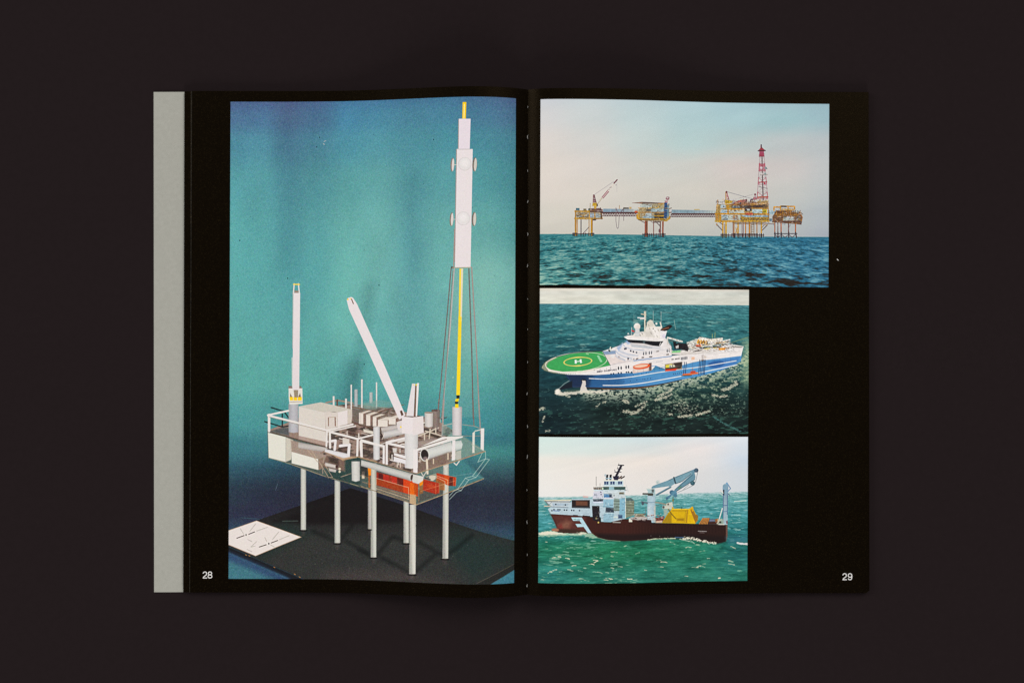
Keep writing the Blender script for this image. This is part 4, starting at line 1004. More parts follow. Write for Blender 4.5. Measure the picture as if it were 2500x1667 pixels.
    s.poly([(340, 925), (640, 925), (840, 905), (1010, 910), (1200, 885), (1340, 868), (1500, 830), (1620, 800), (1740, 782), (2080, 742), (2110, 700), (2098, 790)] + curve([(2050, 818), (1900, 880), (1700, 935), (1500, 975), (1250, 1025), (1080, 1046), (900, 1056), (700, 1055), (400, 1050), (390, 1000), (350, 950)]), (52, 98, 148), soft=.6, grad=((84, 144, 192), (560, 980), (1250, 900)))
    s.poly([(330, 925), (640, 925), (600, 960), (570, 1050), (400, 1050), (385, 1000)], (34, 50, 78), soft=3)
    s.poly([(560, 920), (900, 900), (900, 1060), (560, 1052)], (40, 84, 128), soft=9, alpha=.6)
    s.poly(curve([(400, 1046), (720, 1055), (1000, 1052), (1250, 1024), (1500, 974)]) + curve([(1505, 980), (1250, 1036), (1000, 1068), (720, 1070), (540, 1062)]), (54, 44, 42), soft=.8)
    s.line(curve([(700, 1070), (1000, 1067), (1250, 1035)]), 1.2, (150, 106, 70))
    s.poly([(1740, 800), (2090, 745), (2050, 818), (1900, 870), (1790, 850)], (74, 126, 184), soft=2.5); s.ell(1850, 820, 85, 34, (48, 96, 156), soft=2.5, ang=-.16)
    s.poly([(1010, 900), (1200, 880), (1240, 838), (1280, 858), (1340, 870), (1510, 840), (1510, 905), (1340, 930), (1100, 960), (1000, 960)], (82, 144, 190), soft=1.2, alpha=.8)
    s.poly([(240, 1080), (300, 1040), (400, 985), (400, 1055), (300, 1075)], (28, 34, 44), soft=1.4)
    # white upper hull
    s.poly([(92, 850), (140, 880), (330, 895), (560, 875), (660, 855), (782, 828), (900, 805), (1010, 785), (1200, 755), (1400, 735), (1600, 715), (1800, 705), (2010, 660), (2125, 640), (2100, 735), (1900, 765),
            (1740, 778), (1620, 800), (1500, 832), (1340, 868), (1290, 855), (1240, 835), (1200, 880), (1010, 905), (640, 928), (360, 925), (200, 905), (95, 862)], (226, 219, 216), soft=.6)
    s.poly([(700, 690), (850, 640), (1000, 600), (1300, 560), (1345, 560), (1400, 640), (1400, 735), (1010, 800), (780, 835), (690, 770)], (224, 217, 215), soft=.7)
    s.poly([(720, 690), (830, 680), (850, 745), (990, 790), (960, 800), (780, 832)], (220, 207, 202), soft=.8); s.poly([(705, 690), (835, 682), (838, 716), (730, 724)], (132, 152, 178), soft=1)
    # stripes
    s.line(curve([(570, 963), (760, 968), (1000, 946), (1250, 905), (1500, 870), (1700, 845), (2050, 785)]), 2.0, (232, 226, 222)); s.line(curve([(710, 1032), (900, 1031), (1100, 1010), (1300, 975), (1600, 920), (1850, 870), (2060, 826)]), 2.2, (232, 226, 222))
    s.line([(1020, 785), (1400, 738)], 1.8, (88, 140, 196)); s.line([(1200, 838), (1240, 835), (1290, 855), (1330, 850)], 1.4, (104, 150, 196)); s.line([(1740, 780), (2080, 740)], 1.4, (100, 150, 200))
    # helideck
    s.poly([(92, 852), (96, 836), (130, 795), (190, 762), (260, 738), (400, 705), (560, 690), (560, 740), (300, 790), (300, 905), (200, 905), (120, 880)], (186, 184, 158), soft=.7); s.line([(92, 852), (96, 836), (130, 795), (190, 762), (260, 738), (400, 705), (560, 690), (700, 686)], 1.6, (58, 74, 66)); s.line([(92, 856), (120, 882), (200, 907), (330, 922)], 1.4, (90, 96, 84))
    for i in range(46):
        a = math.pi * (.52 + i / 46 * .98)
        ca, sa = math.cos(-.10), math.sin(-.10)
        p = []
        for rr in (.97, .88):
            u, v = 350 * rr * math.cos(a), 100 * rr * math.sin(a)
            p.append((440 + u * ca - v * sa, 818 + u * sa + v * ca))
        s.line(p, .9, (84, 96, 80), alpha=.8)
    s.poly([(135, 845), (160, 800), (260, 745), (400, 712), (560, 698), (700, 693), (782, 832), (640, 862), (480, 890), (300, 895), (180, 878)], (64, 158, 88), soft=.8)
    s.ell(440, 800, 306, 94, (226, 222, 206), ang=-.10, ring=1.7); s.ell(456, 793, 138, 42, (232, 200, 110), ang=-.07, ring=3.0)
    s.poly([(140, 850), (170, 872), (300, 895), (480, 890), (640, 862), (720, 846), (640, 880), (480, 908), (300, 910), (160, 890)], (222, 214, 202), soft=.8)
    for p, w in [([(433, 784), (436, 805)], 4.2), ([(483, 777), (487, 799)], 4.2), ([(436, 794), (484, 788)], 1.8)]:
        s.line(p, w, (228, 230, 226))
    s.line([(425, 782), (442, 780)], 1.6, (228, 230, 226)); s.line([(425, 807), (442, 805)], 1.6, (228, 230, 226)); s.line([(478, 776), (494, 774)], 1.6, (228, 230, 226)); s.line([(480, 803), (496, 800)], 1.6, (228, 230, 226))
    for i in range(6):      # deck name, too small to read
        y = 738 + i * 11
        s.line([(652 + i * 6, y), (668 + i * 6, y - 2)], 1.9, (170, 214, 180))
    s.line([(540, 712), (562, 718)], 1.8, (180, 210, 170)); s.line([(450, 888), (500, 886)], 1.6, (170, 206, 170))
    s.line([(705, 690), (784, 834)], 1.3, (70, 90, 84)); s.line([(240, 748), (400, 708), (700, 688)], 1.0, (40, 60, 60))
    # name on the bow
    txt, x = 'GEO CASPIAN', 648.0
    for ch in txt:
        if ch == ' ':
            x += 13
            continue
        w = 6 if ch == 'I' else 15.0
        y = 890 - (x - 648) * .115
        for st in STROKES[ch]:
            s.line([(x + a * w, y + b * 11 - (x + a * w - x) * .115) for a, b in st], .85, (56, 52, 66), soft=.4)
        x += w + 4.6
    # lifeboat recess, workboat recess
    s.poly([(1008, 832), (1198, 804), (1198, 882), (1012, 912)], (214, 188, 176), soft=.6); s.poly([(1170, 808), (1198, 804), (1198, 882), (1175, 886)], (110, 82, 74), soft=.8)
    s.ell(1098, 842, 86, 27, (216, 84, 34), ang=-.12, soft=.8); s.ell(1092, 838, 70, 16, (232, 190, 164), ang=-.12, soft=1); s.poly([(1020, 880), (1165, 862), (1165, 885), (1030, 905)], (222, 206, 198), soft=1.4, alpha=.9)
    s.poly([(1332, 820), (1505, 796), (1507, 868), (1334, 892)], (150, 130, 110), soft=.7); s.poly([(1420, 808), (1505, 796), (1505, 840), (1430, 840)], (66, 56, 52), soft=1.2); s.poly([(1340, 828), (1400, 816), (1410, 850), (1340, 858)], (214, 200, 70), soft=.8); s.poly([(1375, 825), (1430, 828), (1440, 855), (1375, 858)], (206, 208, 186), soft=1); s.poly([(1336, 858), (1500, 838), (1490, 862), (1340, 876)], (56, 54, 46), soft=.8); s.poly([(1336, 872), (1460, 860), (1440, 884), (1340, 890)], (206, 66, 44), soft=.8)
    s.ell(1385, 842, 5, 6, (40, 40, 40)); s.ell(1410, 838, 5, 6, (40, 40, 40))
    # small boat alongside, fender lines
    for x in (1530, 1548, 1682, 1697, 1713, 1728, 1740):
        s.line([(x, 770 if x > 1600 else 800), (x - 10, 925)], 1.5, (36, 56, 94))
    s.poly([(1700, 730), (1722, 718), (1722, 782), (1706, 790)], (74, 56, 46), soft=.8); s.poly([(1724, 730), (1755, 748), (1730, 765)], (140, 104, 72), soft=1)
    s.poly([(1510, 918), (1560, 912), (1660, 898), (1670, 915), (1560, 932), (1510, 935)], (214, 110, 60), soft=.8); s.poly([(1590, 890), (1640, 885), (1640, 908), (1590, 912)], (190, 76, 56), soft=1); s.line([(1612, 860), (1612, 890)], 1.4, (150, 100, 90)); s.line([(1500, 935), (1600, 932)], 2, (50, 60, 50))
    # superstructure
    s.poly([(835, 730), (850, 660), (905, 615), (960, 590), (1300, 600), (1330, 640), (1400, 680), (1400, 735), (1030, 780), (940, 786)], (226, 219, 217), soft=.7)
    s.poly([(838, 700), (880, 650), (930, 690), (1000, 720), (1040, 735), (1000, 760), (900, 745)], (216, 212, 214), soft=2)
    for p in [[(836, 735), (870, 760), (930, 782)], [(842, 690), (860, 715), (920, 745), (1000, 765)], [(852, 655), (880, 690), (960, 720), (1060, 735)], [(905, 610), (930, 645), (1010, 672), (1120, 680)]]:
        s.line(p, 2.0, (176, 184, 198), soft=1)
    s.poly([(850, 650), (905, 610), (900, 640), (865, 690)], (150, 172, 204), soft=2, alpha=.8); s.poly([(930, 590), (960, 575), (990, 610), (960, 620)], (140, 166, 204), soft=2, alpha=.8)
    for x, y in [(928, 665), (940, 662), (988, 685), (1015, 694), (1046, 702), (962, 762)]:
        s.poly([(x - 7, y - 9), (x + 8, y - 7), (x + 8, y + 9), (x - 7, y + 7)], (58, 66, 84), soft=.6)
    for x, y in [(870, 745), (960, 772), (1045, 770)]:
        s.ell(x, y, 5, 7, (140, 110, 104), soft=.7)
    # bridge
    s.poly([(918, 545), (960, 530), (1100, 520), (1300, 550), (1340, 575), (1325, 595), (1240, 590), (1110, 580), (960, 575)], (229, 222, 218), soft=.6)
    s.poly([(948, 572), (1110, 582), (1240, 590), (1318, 588), (1300, 610), (1280, 640), (1200, 632), (1120, 612), (985, 605), (960, 592)], (30, 30, 36), soft=.6)
    s.poly([(1110, 585), (1135, 588), (1130, 612), (1112, 610)], (70, 86, 88), soft=.7); s.line([(1290, 600), (1278, 635)], 1.6, (220, 214, 210)); s.poly([(985, 605), (1120, 612), (1200, 632), (1210, 648), (1100, 645), (1000, 630)], (214, 206, 202), soft=1.2)
    s.line([(1000, 640), (1200, 655)], 1.6, (170, 184, 190), soft=1)
    # top house, radomes, mast, funnel
    s.poly([(1000, 540), (1030, 500), (1130, 488), (1160, 400), (1190, 372), (1215, 400), (1240, 440), (1300, 440), (1300, 500), (1340, 560), (1300, 560), (1100, 545)], (224, 217, 208), soft=.9)
    s.poly([(1190, 470), (1240, 450), (1290, 520), (1240, 555), (1200, 540)], (232, 226, 220), soft=1.4); s.poly([(1150, 400), (1180, 372), (1210, 380), (1215, 440), (1150, 450)], (210, 204, 190), soft=1.2)
    s.ell(1052, 438, 32, 32, (230, 223, 216)); s.ell(1060, 446, 22, 22, (222, 212, 202), soft=3); s.poly([(1035, 460), (1075, 460), (1085, 540), (1030, 540)], (206, 206, 204), soft=1)
    s.line([(1131, 292), (1131, 490)], 3.4, (214, 208, 190)); s.line([(1141, 300), (1141, 440)], 1.2, (190, 190, 176)); s.line([(1095, 315), (1140, 322)], 2.4, (206, 190, 166)); s.line([(1060, 352), (1128, 356)], 2.8, (226, 216, 214)); s.line([(1085, 366), (1128, 362)], 2.2, (220, 210, 208)); s.line([(1140, 385), (1142, 430)], 2.0, (30, 40, 46)); s.line([(1120, 296), (1145, 290)], 1.2, (200, 180, 160))
    for x, y0 in [(1018, 320), (1030, 330), (1215, 285), (1294, 290)]:
        s.line([(x, y0), (x, y0 + 140 if x > 1100 else 520)], 1.0 if x > 1100 else .6, (190, 196, 188), alpha=.9 if x > 1100 else .6)
    s.line([(1290, 300), (1400, 300)], .8, (170, 180, 170), alpha=.7); s.ell(1247, 412, 11, 11, (226, 222, 212)); s.line([(1285, 400), (1300, 450)], 3, (214, 208, 196)); s.line([(998, 450), (998, 530)], 1.4, (210, 206, 200)); s.poly([(998, 475), (1028, 486), (1024, 496), (998, 488)], (206, 40, 40), soft=.5); s.ell(963, 512, 7, 7, (232, 226, 220)); s.ell(1215, 462, 4, 5, (40, 40, 44))
    s.poly([(1285, 480), (1355, 484), (1330, 570), (1280, 560)], (228, 222, 222), soft=.6); s.ell(1322, 537, 11, 13, (190, 176, 214), ring=1.2); s.poly([(1284, 480), (1300, 462), (1340, 440), (1385, 422), (1403, 432), (1398, 452), (1360, 478), (1330, 486)], (48, 34, 32), soft=.7); s.line([(1305, 472), (1345, 458), (1370, 452)], 1.8, (150, 100, 76)); s.line([(1375, 440), (1405, 436)], 2, (30, 22, 24))
    s.line([(1355, 590), (1400, 640)], 1.0, (60, 60, 60), alpha=.5)
    # windows, ports
    DKB = (50, 52, 62)
    for x, y in [(865, 860), (892, 857), (942, 850), (966, 846)]:
        s.ell(x, y, 7, 17, DKB, soft=.5)
    for x, y in [(1118, 712), (1142, 709), (1176, 704), (1198, 702), (1356, 684), (1376, 681)]:
        s.ell(x, y, 6, 17, DKB, soft=.5)
    for i in range(5):
        s.ell(1498 + i * 14, 764 - i * 2, 4.5, 17, (74, 76, 84), soft=.5)
    for x, y in [(1402, 772), (1436, 768), (1462, 764)]:
        s.line([(x, y), (x + 16, y - 2)], 2.4, (96, 92, 92))
    for x, y in [(620, 880), (680, 872), (745, 863), (785, 858)]:
        s.ell(x, y, 3.6, 3, (70, 70, 74))
    for x, y in [(865, 908), (892, 906), (945, 900), (966, 898), (996, 900), (790, 918), (815, 914)]:
        s.ell(x, y, 8, 7, (28, 40, 64), soft=.6)
    for x, y in [(930, 945), (1015, 930), (1100, 915), (1145, 908), (920, 995), (985, 990), (1050, 980), (1110, 972), (1130, 970), (1160, 965), (1188, 962), (1420, 918), (1440, 915), (1460, 912), (1478, 910), (1498, 905), (830, 1000), (770, 985)]:
        s.ell(x, y, 4, 4, (28, 56, 100), soft=.6)
    for x, y, w in [(1110, 752, 24), (1190, 745, 30), (1260, 690, 26), (1360, 722, 26), (1055, 765, 18), (1020, 768, 10)]:
        s.poly([(x - w / 2, y - 5), (x + w / 2, y - 8), (x + w / 2, y + 4), (x - w / 2, y + 7)], (110, 98, 92), soft=.5)
    s.line([(1245, 798), (1310, 788)], 1.4, (170, 170, 176), alpha=.8); s.ell(1600, 765, 1, 1, DKB)
    s.poly([(1600, 748), (1632, 744), (1632, 774), (1600, 778)], (230, 186, 158), soft=.6)
    for p_ in [[(860, 640), (905, 600), (1000, 600)], [(920, 538), (1000, 505), (1130, 500)], [(840, 668), (836, 720), (930, 776)], [(1400, 690), (1640, 668), (1800, 655)], [(790, 826), (1000, 780), (1200, 750)]]:
        s.line(p_, .8, (150, 156, 168), alpha=.8)
    for x in range(1010, 1400, 13):
        s.line([(x, 792 - (x - 1010) * .12), (x, 786 - (x - 1010) * .12)], .6, (120, 128, 140), alpha=.6)
    s.poly([(985, 612), (1200, 640), (1290, 645), (1290, 665), (1180, 662), (1000, 640)], (170, 176, 186), soft=2.5, alpha=.55)
    s.poly([(1040, 700), (1290, 668), (1400, 650), (1400, 676), (1290, 690), (1060, 722)], (206, 204, 206), soft=2.5, alpha=.5)
    s.poly([(1130, 500), (1200, 480), (1230, 545), (1140, 540)], (196, 190, 182), soft=2.5, alpha=.7)
    for x, y in [(1165, 420), (1175, 455), (1230, 480), (1262, 470), (1190, 500), (1100, 505), (1080, 520), (1250, 530)]:
        s.line([(x, y), (x + 8, y + 14)], 1.4, (140, 132, 126), alpha=.8)
    for i in range(26):     # rust and drips
        x = 620 + i * 55
        y = 1010 - (x - 620) * .14
        s.line([(x, y - 70), (x + 2, y - 20)], .9, (60, 84, 118), alpha=.35)
    # foredeck bits
    s.ell(805, 740, 22, 14, (224, 220, 218), soft=.8); s.ell(785, 668, 10, 24, (200, 206, 196), soft=.8); s.ell(770, 680, 7, 9, (20, 26, 30)); s.ell(796, 655, 6, 10, (24, 30, 34), alpha=.8); s.ell(778, 690, 8, 5, (30, 36, 40))
    # after deck: cranes, winches, gear
    s.poly([(1350, 640), (1420, 690), (1700, 650), (2000, 620), (2125, 640), (2100, 670), (1800, 705), (1500, 730), (1400, 720)], (212, 204, 198), soft=1)
    s.line([(1360, 552), (1505, 592)], 4.0, (214, 206, 196)); s.line([(1358, 560), (1360, 620)], 3, (206, 200, 190)); s.line([(1425, 375), (1440, 470)], .8, (180, 196, 180)); s.line([(1370, 585), (1490, 600)], 1.4, (110, 112, 104))
    s.poly([(1420, 620), (1470, 605), (1560, 615), (1590, 640), (1560, 690), (1500, 670), (1430, 665)], (38, 34, 38), soft=.9); s.poly([(1415, 590), (1445, 595), (1445, 640), (1420, 630)], (30, 30, 32), soft=.9); s.poly([(1440, 640), (1470, 625), (1470, 660), (1445, 662)], (200, 196, 190), soft=.8)
    s.poly([(1400, 690), (1490, 680), (1490, 700), (1405, 706)], (130, 196, 130), soft=.8); s.poly([(1550, 600), (1660, 560), (1700, 620), (1640, 670), (1570, 660)], (206, 198, 188), soft=1.4, alpha=.9)
    s.poly([(1640, 600), (1680, 545), (1720, 550), (1790, 565), (1915, 552), (1915, 580), (1800, 605), (1700, 620)], (226, 214, 200), soft=.8)
    for i in range(4):
        s.ell(1668 + i * 26, 592 + i * 3, 12, 24, [(204, 150, 60), (214, 160, 90), (196, 140, 60), (206, 170, 120)][i], soft=.8, ang=.3)
        s.ell(1682 + i * 26, 602 + i * 3, 8, 18, (80, 66, 60), soft=.8, ang=.3)
    s.poly([(1640, 625), (1700, 620), (1700, 645), (1650, 645)], (204, 96, 66), soft=.9)
    for p, w, c in [([(1700, 640), (1980, 600)], 3.0, (220, 208, 190)), ([(1690, 660), (1900, 640)], 3.2, (60, 56, 56)), ([(1740, 625), (1960, 590)], 2.0, (190, 150, 80)), ([(1800, 610), (1985, 575)], 3.6, (222, 214, 206)), ([(1730, 665), (1850, 655)], 2.6, (206, 190, 120)),
                    ([(1860, 650), (1960, 620)], 2.4, (80, 66, 60)), ([(1920, 640), (1970, 610)], 3.0, (206, 200, 196)), ([(1800, 600), (1805, 690)], 5.0, (218, 212, 208)), ([(1990, 640), (2110, 650)], 2.0, (110, 104, 98)), ([(2000, 620), (2100, 636)], 1.4, (190, 190, 180)), ([(1600, 640), (1680, 680)], 2.0, (150, 130, 120)),
                    ([(1810, 515), (1810, 555)], 1.0, (170, 170, 100)), ([(1838, 500), (1835, 552)], 1.0, (170, 170, 100)), ([(2010, 600), (2170, 550)], 1.0, (140, 150, 90)), ([(1620, 690), (1700, 680)], 2.4, (70, 60, 56))]:
        s.line(p, w, c, soft=.7)
    s.poly([(1870, 655), (1945, 655), (1938, 675), (1880, 678)], (226, 140, 30), soft=.8)
    rr = np.random.default_rng(4)
    for i in range(90):
        x = rr.uniform(1560, 1990); y = 655 - (x - 1560) * .06 + rr.uniform(-45, 30)
        c = [(226, 218, 210), (70, 62, 60), (196, 150, 90), (150, 140, 134), (232, 226, 222)][rr.integers(0, 5)]
        a = rr.uniform(-.5, .4); L = rr.uniform(8, 30)
        s.line([(x, y), (x + L * math.cos(a), y + L * math.sin(a))], rr.uniform(.8, 2.0), c, soft=.6, alpha=.8)
    for i in range(46):
        x = 1500 + i * 13
        s.line([(x, 712 - i * .5), (x, 724 - i * .5)], .6, (150, 146, 140), alpha=.7)
    s.poly([(1660, 715), (1810, 700), (2010, 668), (2118, 650), (2098, 735), (1760, 776), (1660, 775)], (227, 220, 217), soft=1, alpha=.75)
    s.line([(1680, 730), (2050, 690)], .8, (200, 194, 190))
    s.clutter(bare, (2.4, 2.0), .9, (1630, 820, 1795, 858))
    s.clutter(bare, (7, 4), .12, (1315, 760, 1830, 960))
    # bow wave and anchor wash
    s.ell(516, 985, 25, 16, (24, 30, 40), soft=.8)
    s.poly([(503, 985), (532, 985), (537, 1050), (570, 1104), (474, 1106), (492, 1040)], (222, 212, 204), soft=2.6, rough=(3, 4, .9), alpha=.92)
    s.poly([(230, 1095), (250, 1065), (275, 1075), (300, 1105), (420, 1090), (520, 1085), (700, 1085), (820, 1080), (700, 1110), (520, 1112), (380, 1128), (280, 1132), (235, 1112)], (214, 206, 190), soft=3.2, alpha=.9, rough=(5, 2.2, 1.3))
    s.ell(250, 1098, 22, 28, (228, 220, 208), soft=2.5); s.line([(262, 1068), (320, 1015), (370, 985)], 1.2, (170, 180, 176), alpha=.8)
    s.poly([(330, 1082), (470, 1075), (460, 1092), (340, 1100)], (90, 104, 90), soft=2, alpha=.7)
    return s.finish('print_survey_ship', grain=3.4, soft=.45, seed=9, contrast=1.07), s


# ------------------------------------------------------------------ picture 4: brown hulled supply ship with crane
def paint_supply_ship():
    s = Plate([(1316, 1066), (1826, 1066), (1824.4, 1417), (1314, 1422)])
    s.field([1315, 1440, 1570, 1700, 1826], [1066, 1095, 1120, 1160, 1215], [
        [(206, 222, 216), (204, 218, 216), (202, 216, 218), (216, 218, 220), (214, 220, 226)], [(208, 220, 214), (208, 218, 214), (212, 216, 214), (224, 218, 216), (206, 214, 222)],
        [(224, 220, 212), (224, 219, 212), (227, 219, 212), (222, 218, 216), (196, 208, 220)], [(226, 222, 216), (226, 220, 214), (224, 218, 213), (212, 212, 212), (200, 206, 212)],
        [(224, 222, 218), (224, 221, 217), (220, 218, 215), (208, 210, 212), (200, 206, 210)]])
    c = fbm(s.X / 120 + s.Y / 40, s.Y / 13 + s.X / 60, 1, 4)
    s.a += (10 * (c - .5) * sstep(1200, 1090, s.Y))[..., None] * np.array((1, .8, .6), np.float32)
    hor = 1208.5 - (s.X - 1315) * .0185
    d, t = sea_field(s, hor, None, 42, 4.4, 22.0, 3.3, 2, .4)
    yv = np.clip(d / 215, 0, 1)
    ys = [0, .08, .25, .42, .55, .75, 1.0]
    base = np.stack([np.interp(yv, ys, ch) for ch in ([146, 92, 70, 52, 36, 36, 40], [182, 154, 142, 130, 116, 112, 112], [182, 154, 146, 128, 96, 94, 98])], -1).astype(np.float32)
    gr = np.exp(-((s.X - 1500) / 170) ** 2 - ((s.Y - 1340) / 36) ** 2)[..., None]
    base = base * (1 - .55 * gr) + np.array((30, 112, 70), np.float32) * .55 * gr
    bl = (sstep(1700, 1810, s.X) * sstep(.3, .42, yv) * (1 - sstep(.75, 1, yv)))[..., None]
    base = base * (1 - .5 * bl) + np.array((34, 96, 106), np.float32) * .5 * bl
    bl2 = (sstep(1440, 1330, s.X) * sstep(.6, .85, yv))[..., None]
    base = base * (1 - .4 * bl2) + np.array((44, 118, 122), np.float32) * .4 * bl2
    base = base * (1 + np.clip(t, -1, 1.5)[..., None] * np.array((.62, .30, .32), np.float32))
    m = np.clip(d * .22 + .5, 0, 1)[..., None]
    s.a[:] = s.a * (1 - m) + base * m
    r = np.random.default_rng(21)
    fo = fbm(s.X / 17, s.Y / 3.6, 0, 4, .62)
    fo2 = fbm(s.X / 50, s.Y / 26, 2, 2)
    foam(s, sstep(.625, .72, .66 * fo + .34 * fo2 + .06 * sstep(1600, 1340, s.X) - .02) * (yv > .5), (206, 208, 184), .45)
    foam(s, sstep(.66, .74, fo) * (yv < .5) * (d > 8), (176, 206, 198), .6)
    foam(s, sstep(.56, .66, fo) * (yv > .5), (70, 150, 124), .35)
    bare = s.a.copy()
    s.crop(1300, 1050, 4.02)
    # ---- hull
    s.poly([(175, 818), (400, 830), (600, 850), (670, 862), (670, 895), (780, 900), (780, 870), (900, 868), (1165, 880), (1170, 905), (1590, 915), (1900, 925), (1912, 880), (1912, 1045), (1896, 1088), (1820, 1108), (1700, 1098), (1580, 1070),
            (1480, 1052), (1300, 1056), (1130, 1072), (900, 1085), (760, 1078), (640, 1050), (580, 1012), (400, 1008), (300, 1008), (240, 990), (240, 960), (215, 900)], (64, 33, 28), soft=.7, grad=((46, 28, 25), (900, 930), (1300, 960)))
    s.poly([(178, 820), (400, 832), (520, 850), (520, 1005), (250, 990), (240, 950), (215, 890)], (96, 54, 48), soft=5, alpha=.8)
    s.poly([(255, 930), (330, 880), (380, 900), (360, 960), (270, 975)], (134, 92, 74), soft=6, alpha=.8); s.poly([(250, 930), (285, 915), (300, 965), (245, 985)], (124, 52, 48), soft=3, alpha=.8)
    s.poly([(240, 965), (420, 970), (560, 1000), (560, 1012), (240, 1000)], (62, 44, 38), soft=3)
    s.poly([(620, 1010), (900, 1020), (1300, 1010), (1600, 1030), (1895, 1040), (1892, 1090), (1820, 1108), (1580, 1070), (1300, 1056), (900, 1085), (760, 1078), (640, 1050)], (34, 24, 24), soft=4, alpha=.85)
    s.ell(222, 976, 36, 17, (160, 110, 88), soft=1.6)
    s.poly([(1896, 925), (1912, 905), (1914, 1045), (1898, 1088)], (104, 76, 66), soft=.7)
    # big F mark
    s.poly([(378, 852), (482, 852), (580, 1008), (545, 1008), (500, 945), (440, 948), (420, 916), (482, 916), (462, 886), (398, 886)], (176, 206, 214), soft=.5)
    s.line([(405, 872), (428, 874)], 1.6, (96, 150, 120)); s.line([(440, 876), (462, 876)], 1.4, (70, 90, 96))
    # white fore part
    s.poly([(118, 690), (180, 745), (380, 700), (385, 672), (560, 672), (690, 672), (800, 660), (905, 660), (910, 865), (780, 895), (675, 895), (670, 850), (585, 845), (400, 832), (178, 818), (160, 790), (150, 770), (180, 750)], (178, 196, 204), soft=.6)
    s.poly([(120, 688), (370, 684), (352, 745), (190, 748)], (196, 202, 204), soft=.6); s.line([(118, 686), (375, 682)], 3.0, (206, 202, 176)); s.line([(125, 695), (370, 700)], 2.4, (110, 116, 116), alpha=.8); s.line([(120, 690), (170, 745)], 1.8, (110, 114, 114)); s.line([(140, 700), (150, 740), (190, 700)], .9, (120, 124, 124))
    s.line([(115, 742), (175, 745)], 2.2, (206, 186, 166)); s.poly([(190, 712), (355, 712), (350, 740), (200, 742)], (160, 180, 194), soft=1.5, alpha=.8); s.line([(180, 748), (350, 756)], 1.4, (110, 120, 130)); s.line([(160, 790), (180, 818)], 1.2, (150, 160, 166))
    for x, y in [(210, 776), (250, 776), (268, 777), (312, 780), (335, 781), (383, 783), (404, 784), (460, 786), (190, 786), (228, 724), (322, 730)]:
        s.ell(x, y, 7, 7, (40, 50, 62), soft=.5)
    s.line([(205, 786), (262, 790)], 2.0, (110, 130, 170)); s.line([(502, 818), (550, 820)], 1.8, (140, 156, 168), alpha=.8)
    s.poly([(385, 682), (562, 682), (562, 762), (385, 758)], (44, 38, 38), soft=.6); s.poly([(425, 690), (540, 695), (540, 738), (425, 735)], (106, 70, 54), soft=1.4); s.line([(390, 754), (560, 758)], 3, (70, 76, 82))
    s.poly([(583, 740), (656, 740), (658, 845), (670, 862), (668, 900), (590, 880)], (40, 34, 38), soft=.6); s.ell(625, 860, 9, 12, (96, 86, 50), soft=1); s.ell(646, 902, 8, 8, (214, 190, 110), soft=.8)
    s.line([(400, 832), (440, 834)], 2, (40, 30, 32)); s.line([(495, 836), (560, 842)], 2, (40, 34, 36))
    # accommodation
    s.poly([(590, 672), (605, 605), (610, 580), (600, 560), (690, 545), (910, 550), (915, 575), (905, 600), (915, 660), (800, 670)], (194, 204, 206), soft=.6)
    s.poly([(600, 600), (690, 590), (690, 660), (590, 665)], (200, 200, 212), soft=1)
    s.poly([(596, 558), (690, 556), (690, 580), (602, 580)], (92, 80, 70), soft=.7)
    for i in range(5):
        s.line([(612 + i * 17, 558), (612 + i * 17, 580)], 1.2, (200, 190, 180))
    s.poly([(690, 552), (912, 552), (910, 582), (695, 582)], (58, 84, 80), soft=.6); s.poly([(750, 552), (800, 552), (800, 584), (750, 584)], (150, 184, 192), soft=.7); s.line([(596, 548), (910, 545)], 2.6, (226, 222, 214)); s.ell(688, 570, 7, 10, (196, 220, 190), soft=.8)
    s.line([(600, 585), (700, 590), (910, 592)], 1.8, (196, 214, 220)); s.line([(690, 605), (915, 605)], 1.6, (206, 218, 222)); s.poly([(850, 606), (900, 606), (900, 626), (850, 626)], (110, 104, 84), soft=.7)
    s.poly([(700, 622), (770, 626), (765, 662), (700, 660)], (76, 126, 170), soft=.7); s.poly([(750, 625), (780, 625), (775, 660), (755, 660)], (44, 62, 84), soft=.8)
    for x, y in [(670, 605), (672, 628), (612, 630), (780, 655), (800, 640)]:
        s.ell(x, y, 5, 6, (50, 56, 70), soft=.6)
    s.line([(590, 664), (800, 660)], 2.0, (206, 206, 216)); s.poly([(495, 640), (545, 645), (545, 662), (495, 660)], (220, 170, 166), soft=1.2, alpha=.7); s.line([(490, 668), (580, 672)], 1.4, (150, 176, 190))
    s.poly([(590, 675), (695, 672), (690, 695), (600, 698)], (76, 84, 96), soft=.8); s.line([(600, 705), (690, 703)], 2.8, (206, 210, 226)); s.ell(645, 688, 7, 7, (40, 40, 50)); s.ell(668, 687, 7, 7, (40, 40, 50))
    s.poly([(695, 678), (795, 678), (790, 750), (695, 752)], (146, 184, 200), soft=.7); s.poly([(720, 755), (800, 760), (800, 805), (715, 802)], (58, 66, 78), soft=1); s.poly([(700, 808), (800, 808), (790, 890), (690, 888)], (150, 184, 198), soft=1); s.line([(700, 812), (880, 815)], 1.4, (190, 210, 214)); s.line([(690, 745), (790, 756)], 1.8, (110, 150, 166))
    s.poly([(800, 665), (855, 672), (850, 790), (795, 790)], (132, 150, 140), soft=.8); s.poly([(855, 668), (915, 660), (910, 860), (850, 860)], (134, 178, 196), soft=.8)
    for y in (690, 720, 750, 780):
        s.line([(798, y), (852, y + 4)], 1.4, (84, 96, 86))
    s.poly([(915, 680), (998, 690), (995, 830), (915, 860)], (128, 136, 116), soft=.7); s.poly([(915, 665), (965, 660), (1000, 692), (915, 692)], (84, 104, 104), soft=.8)
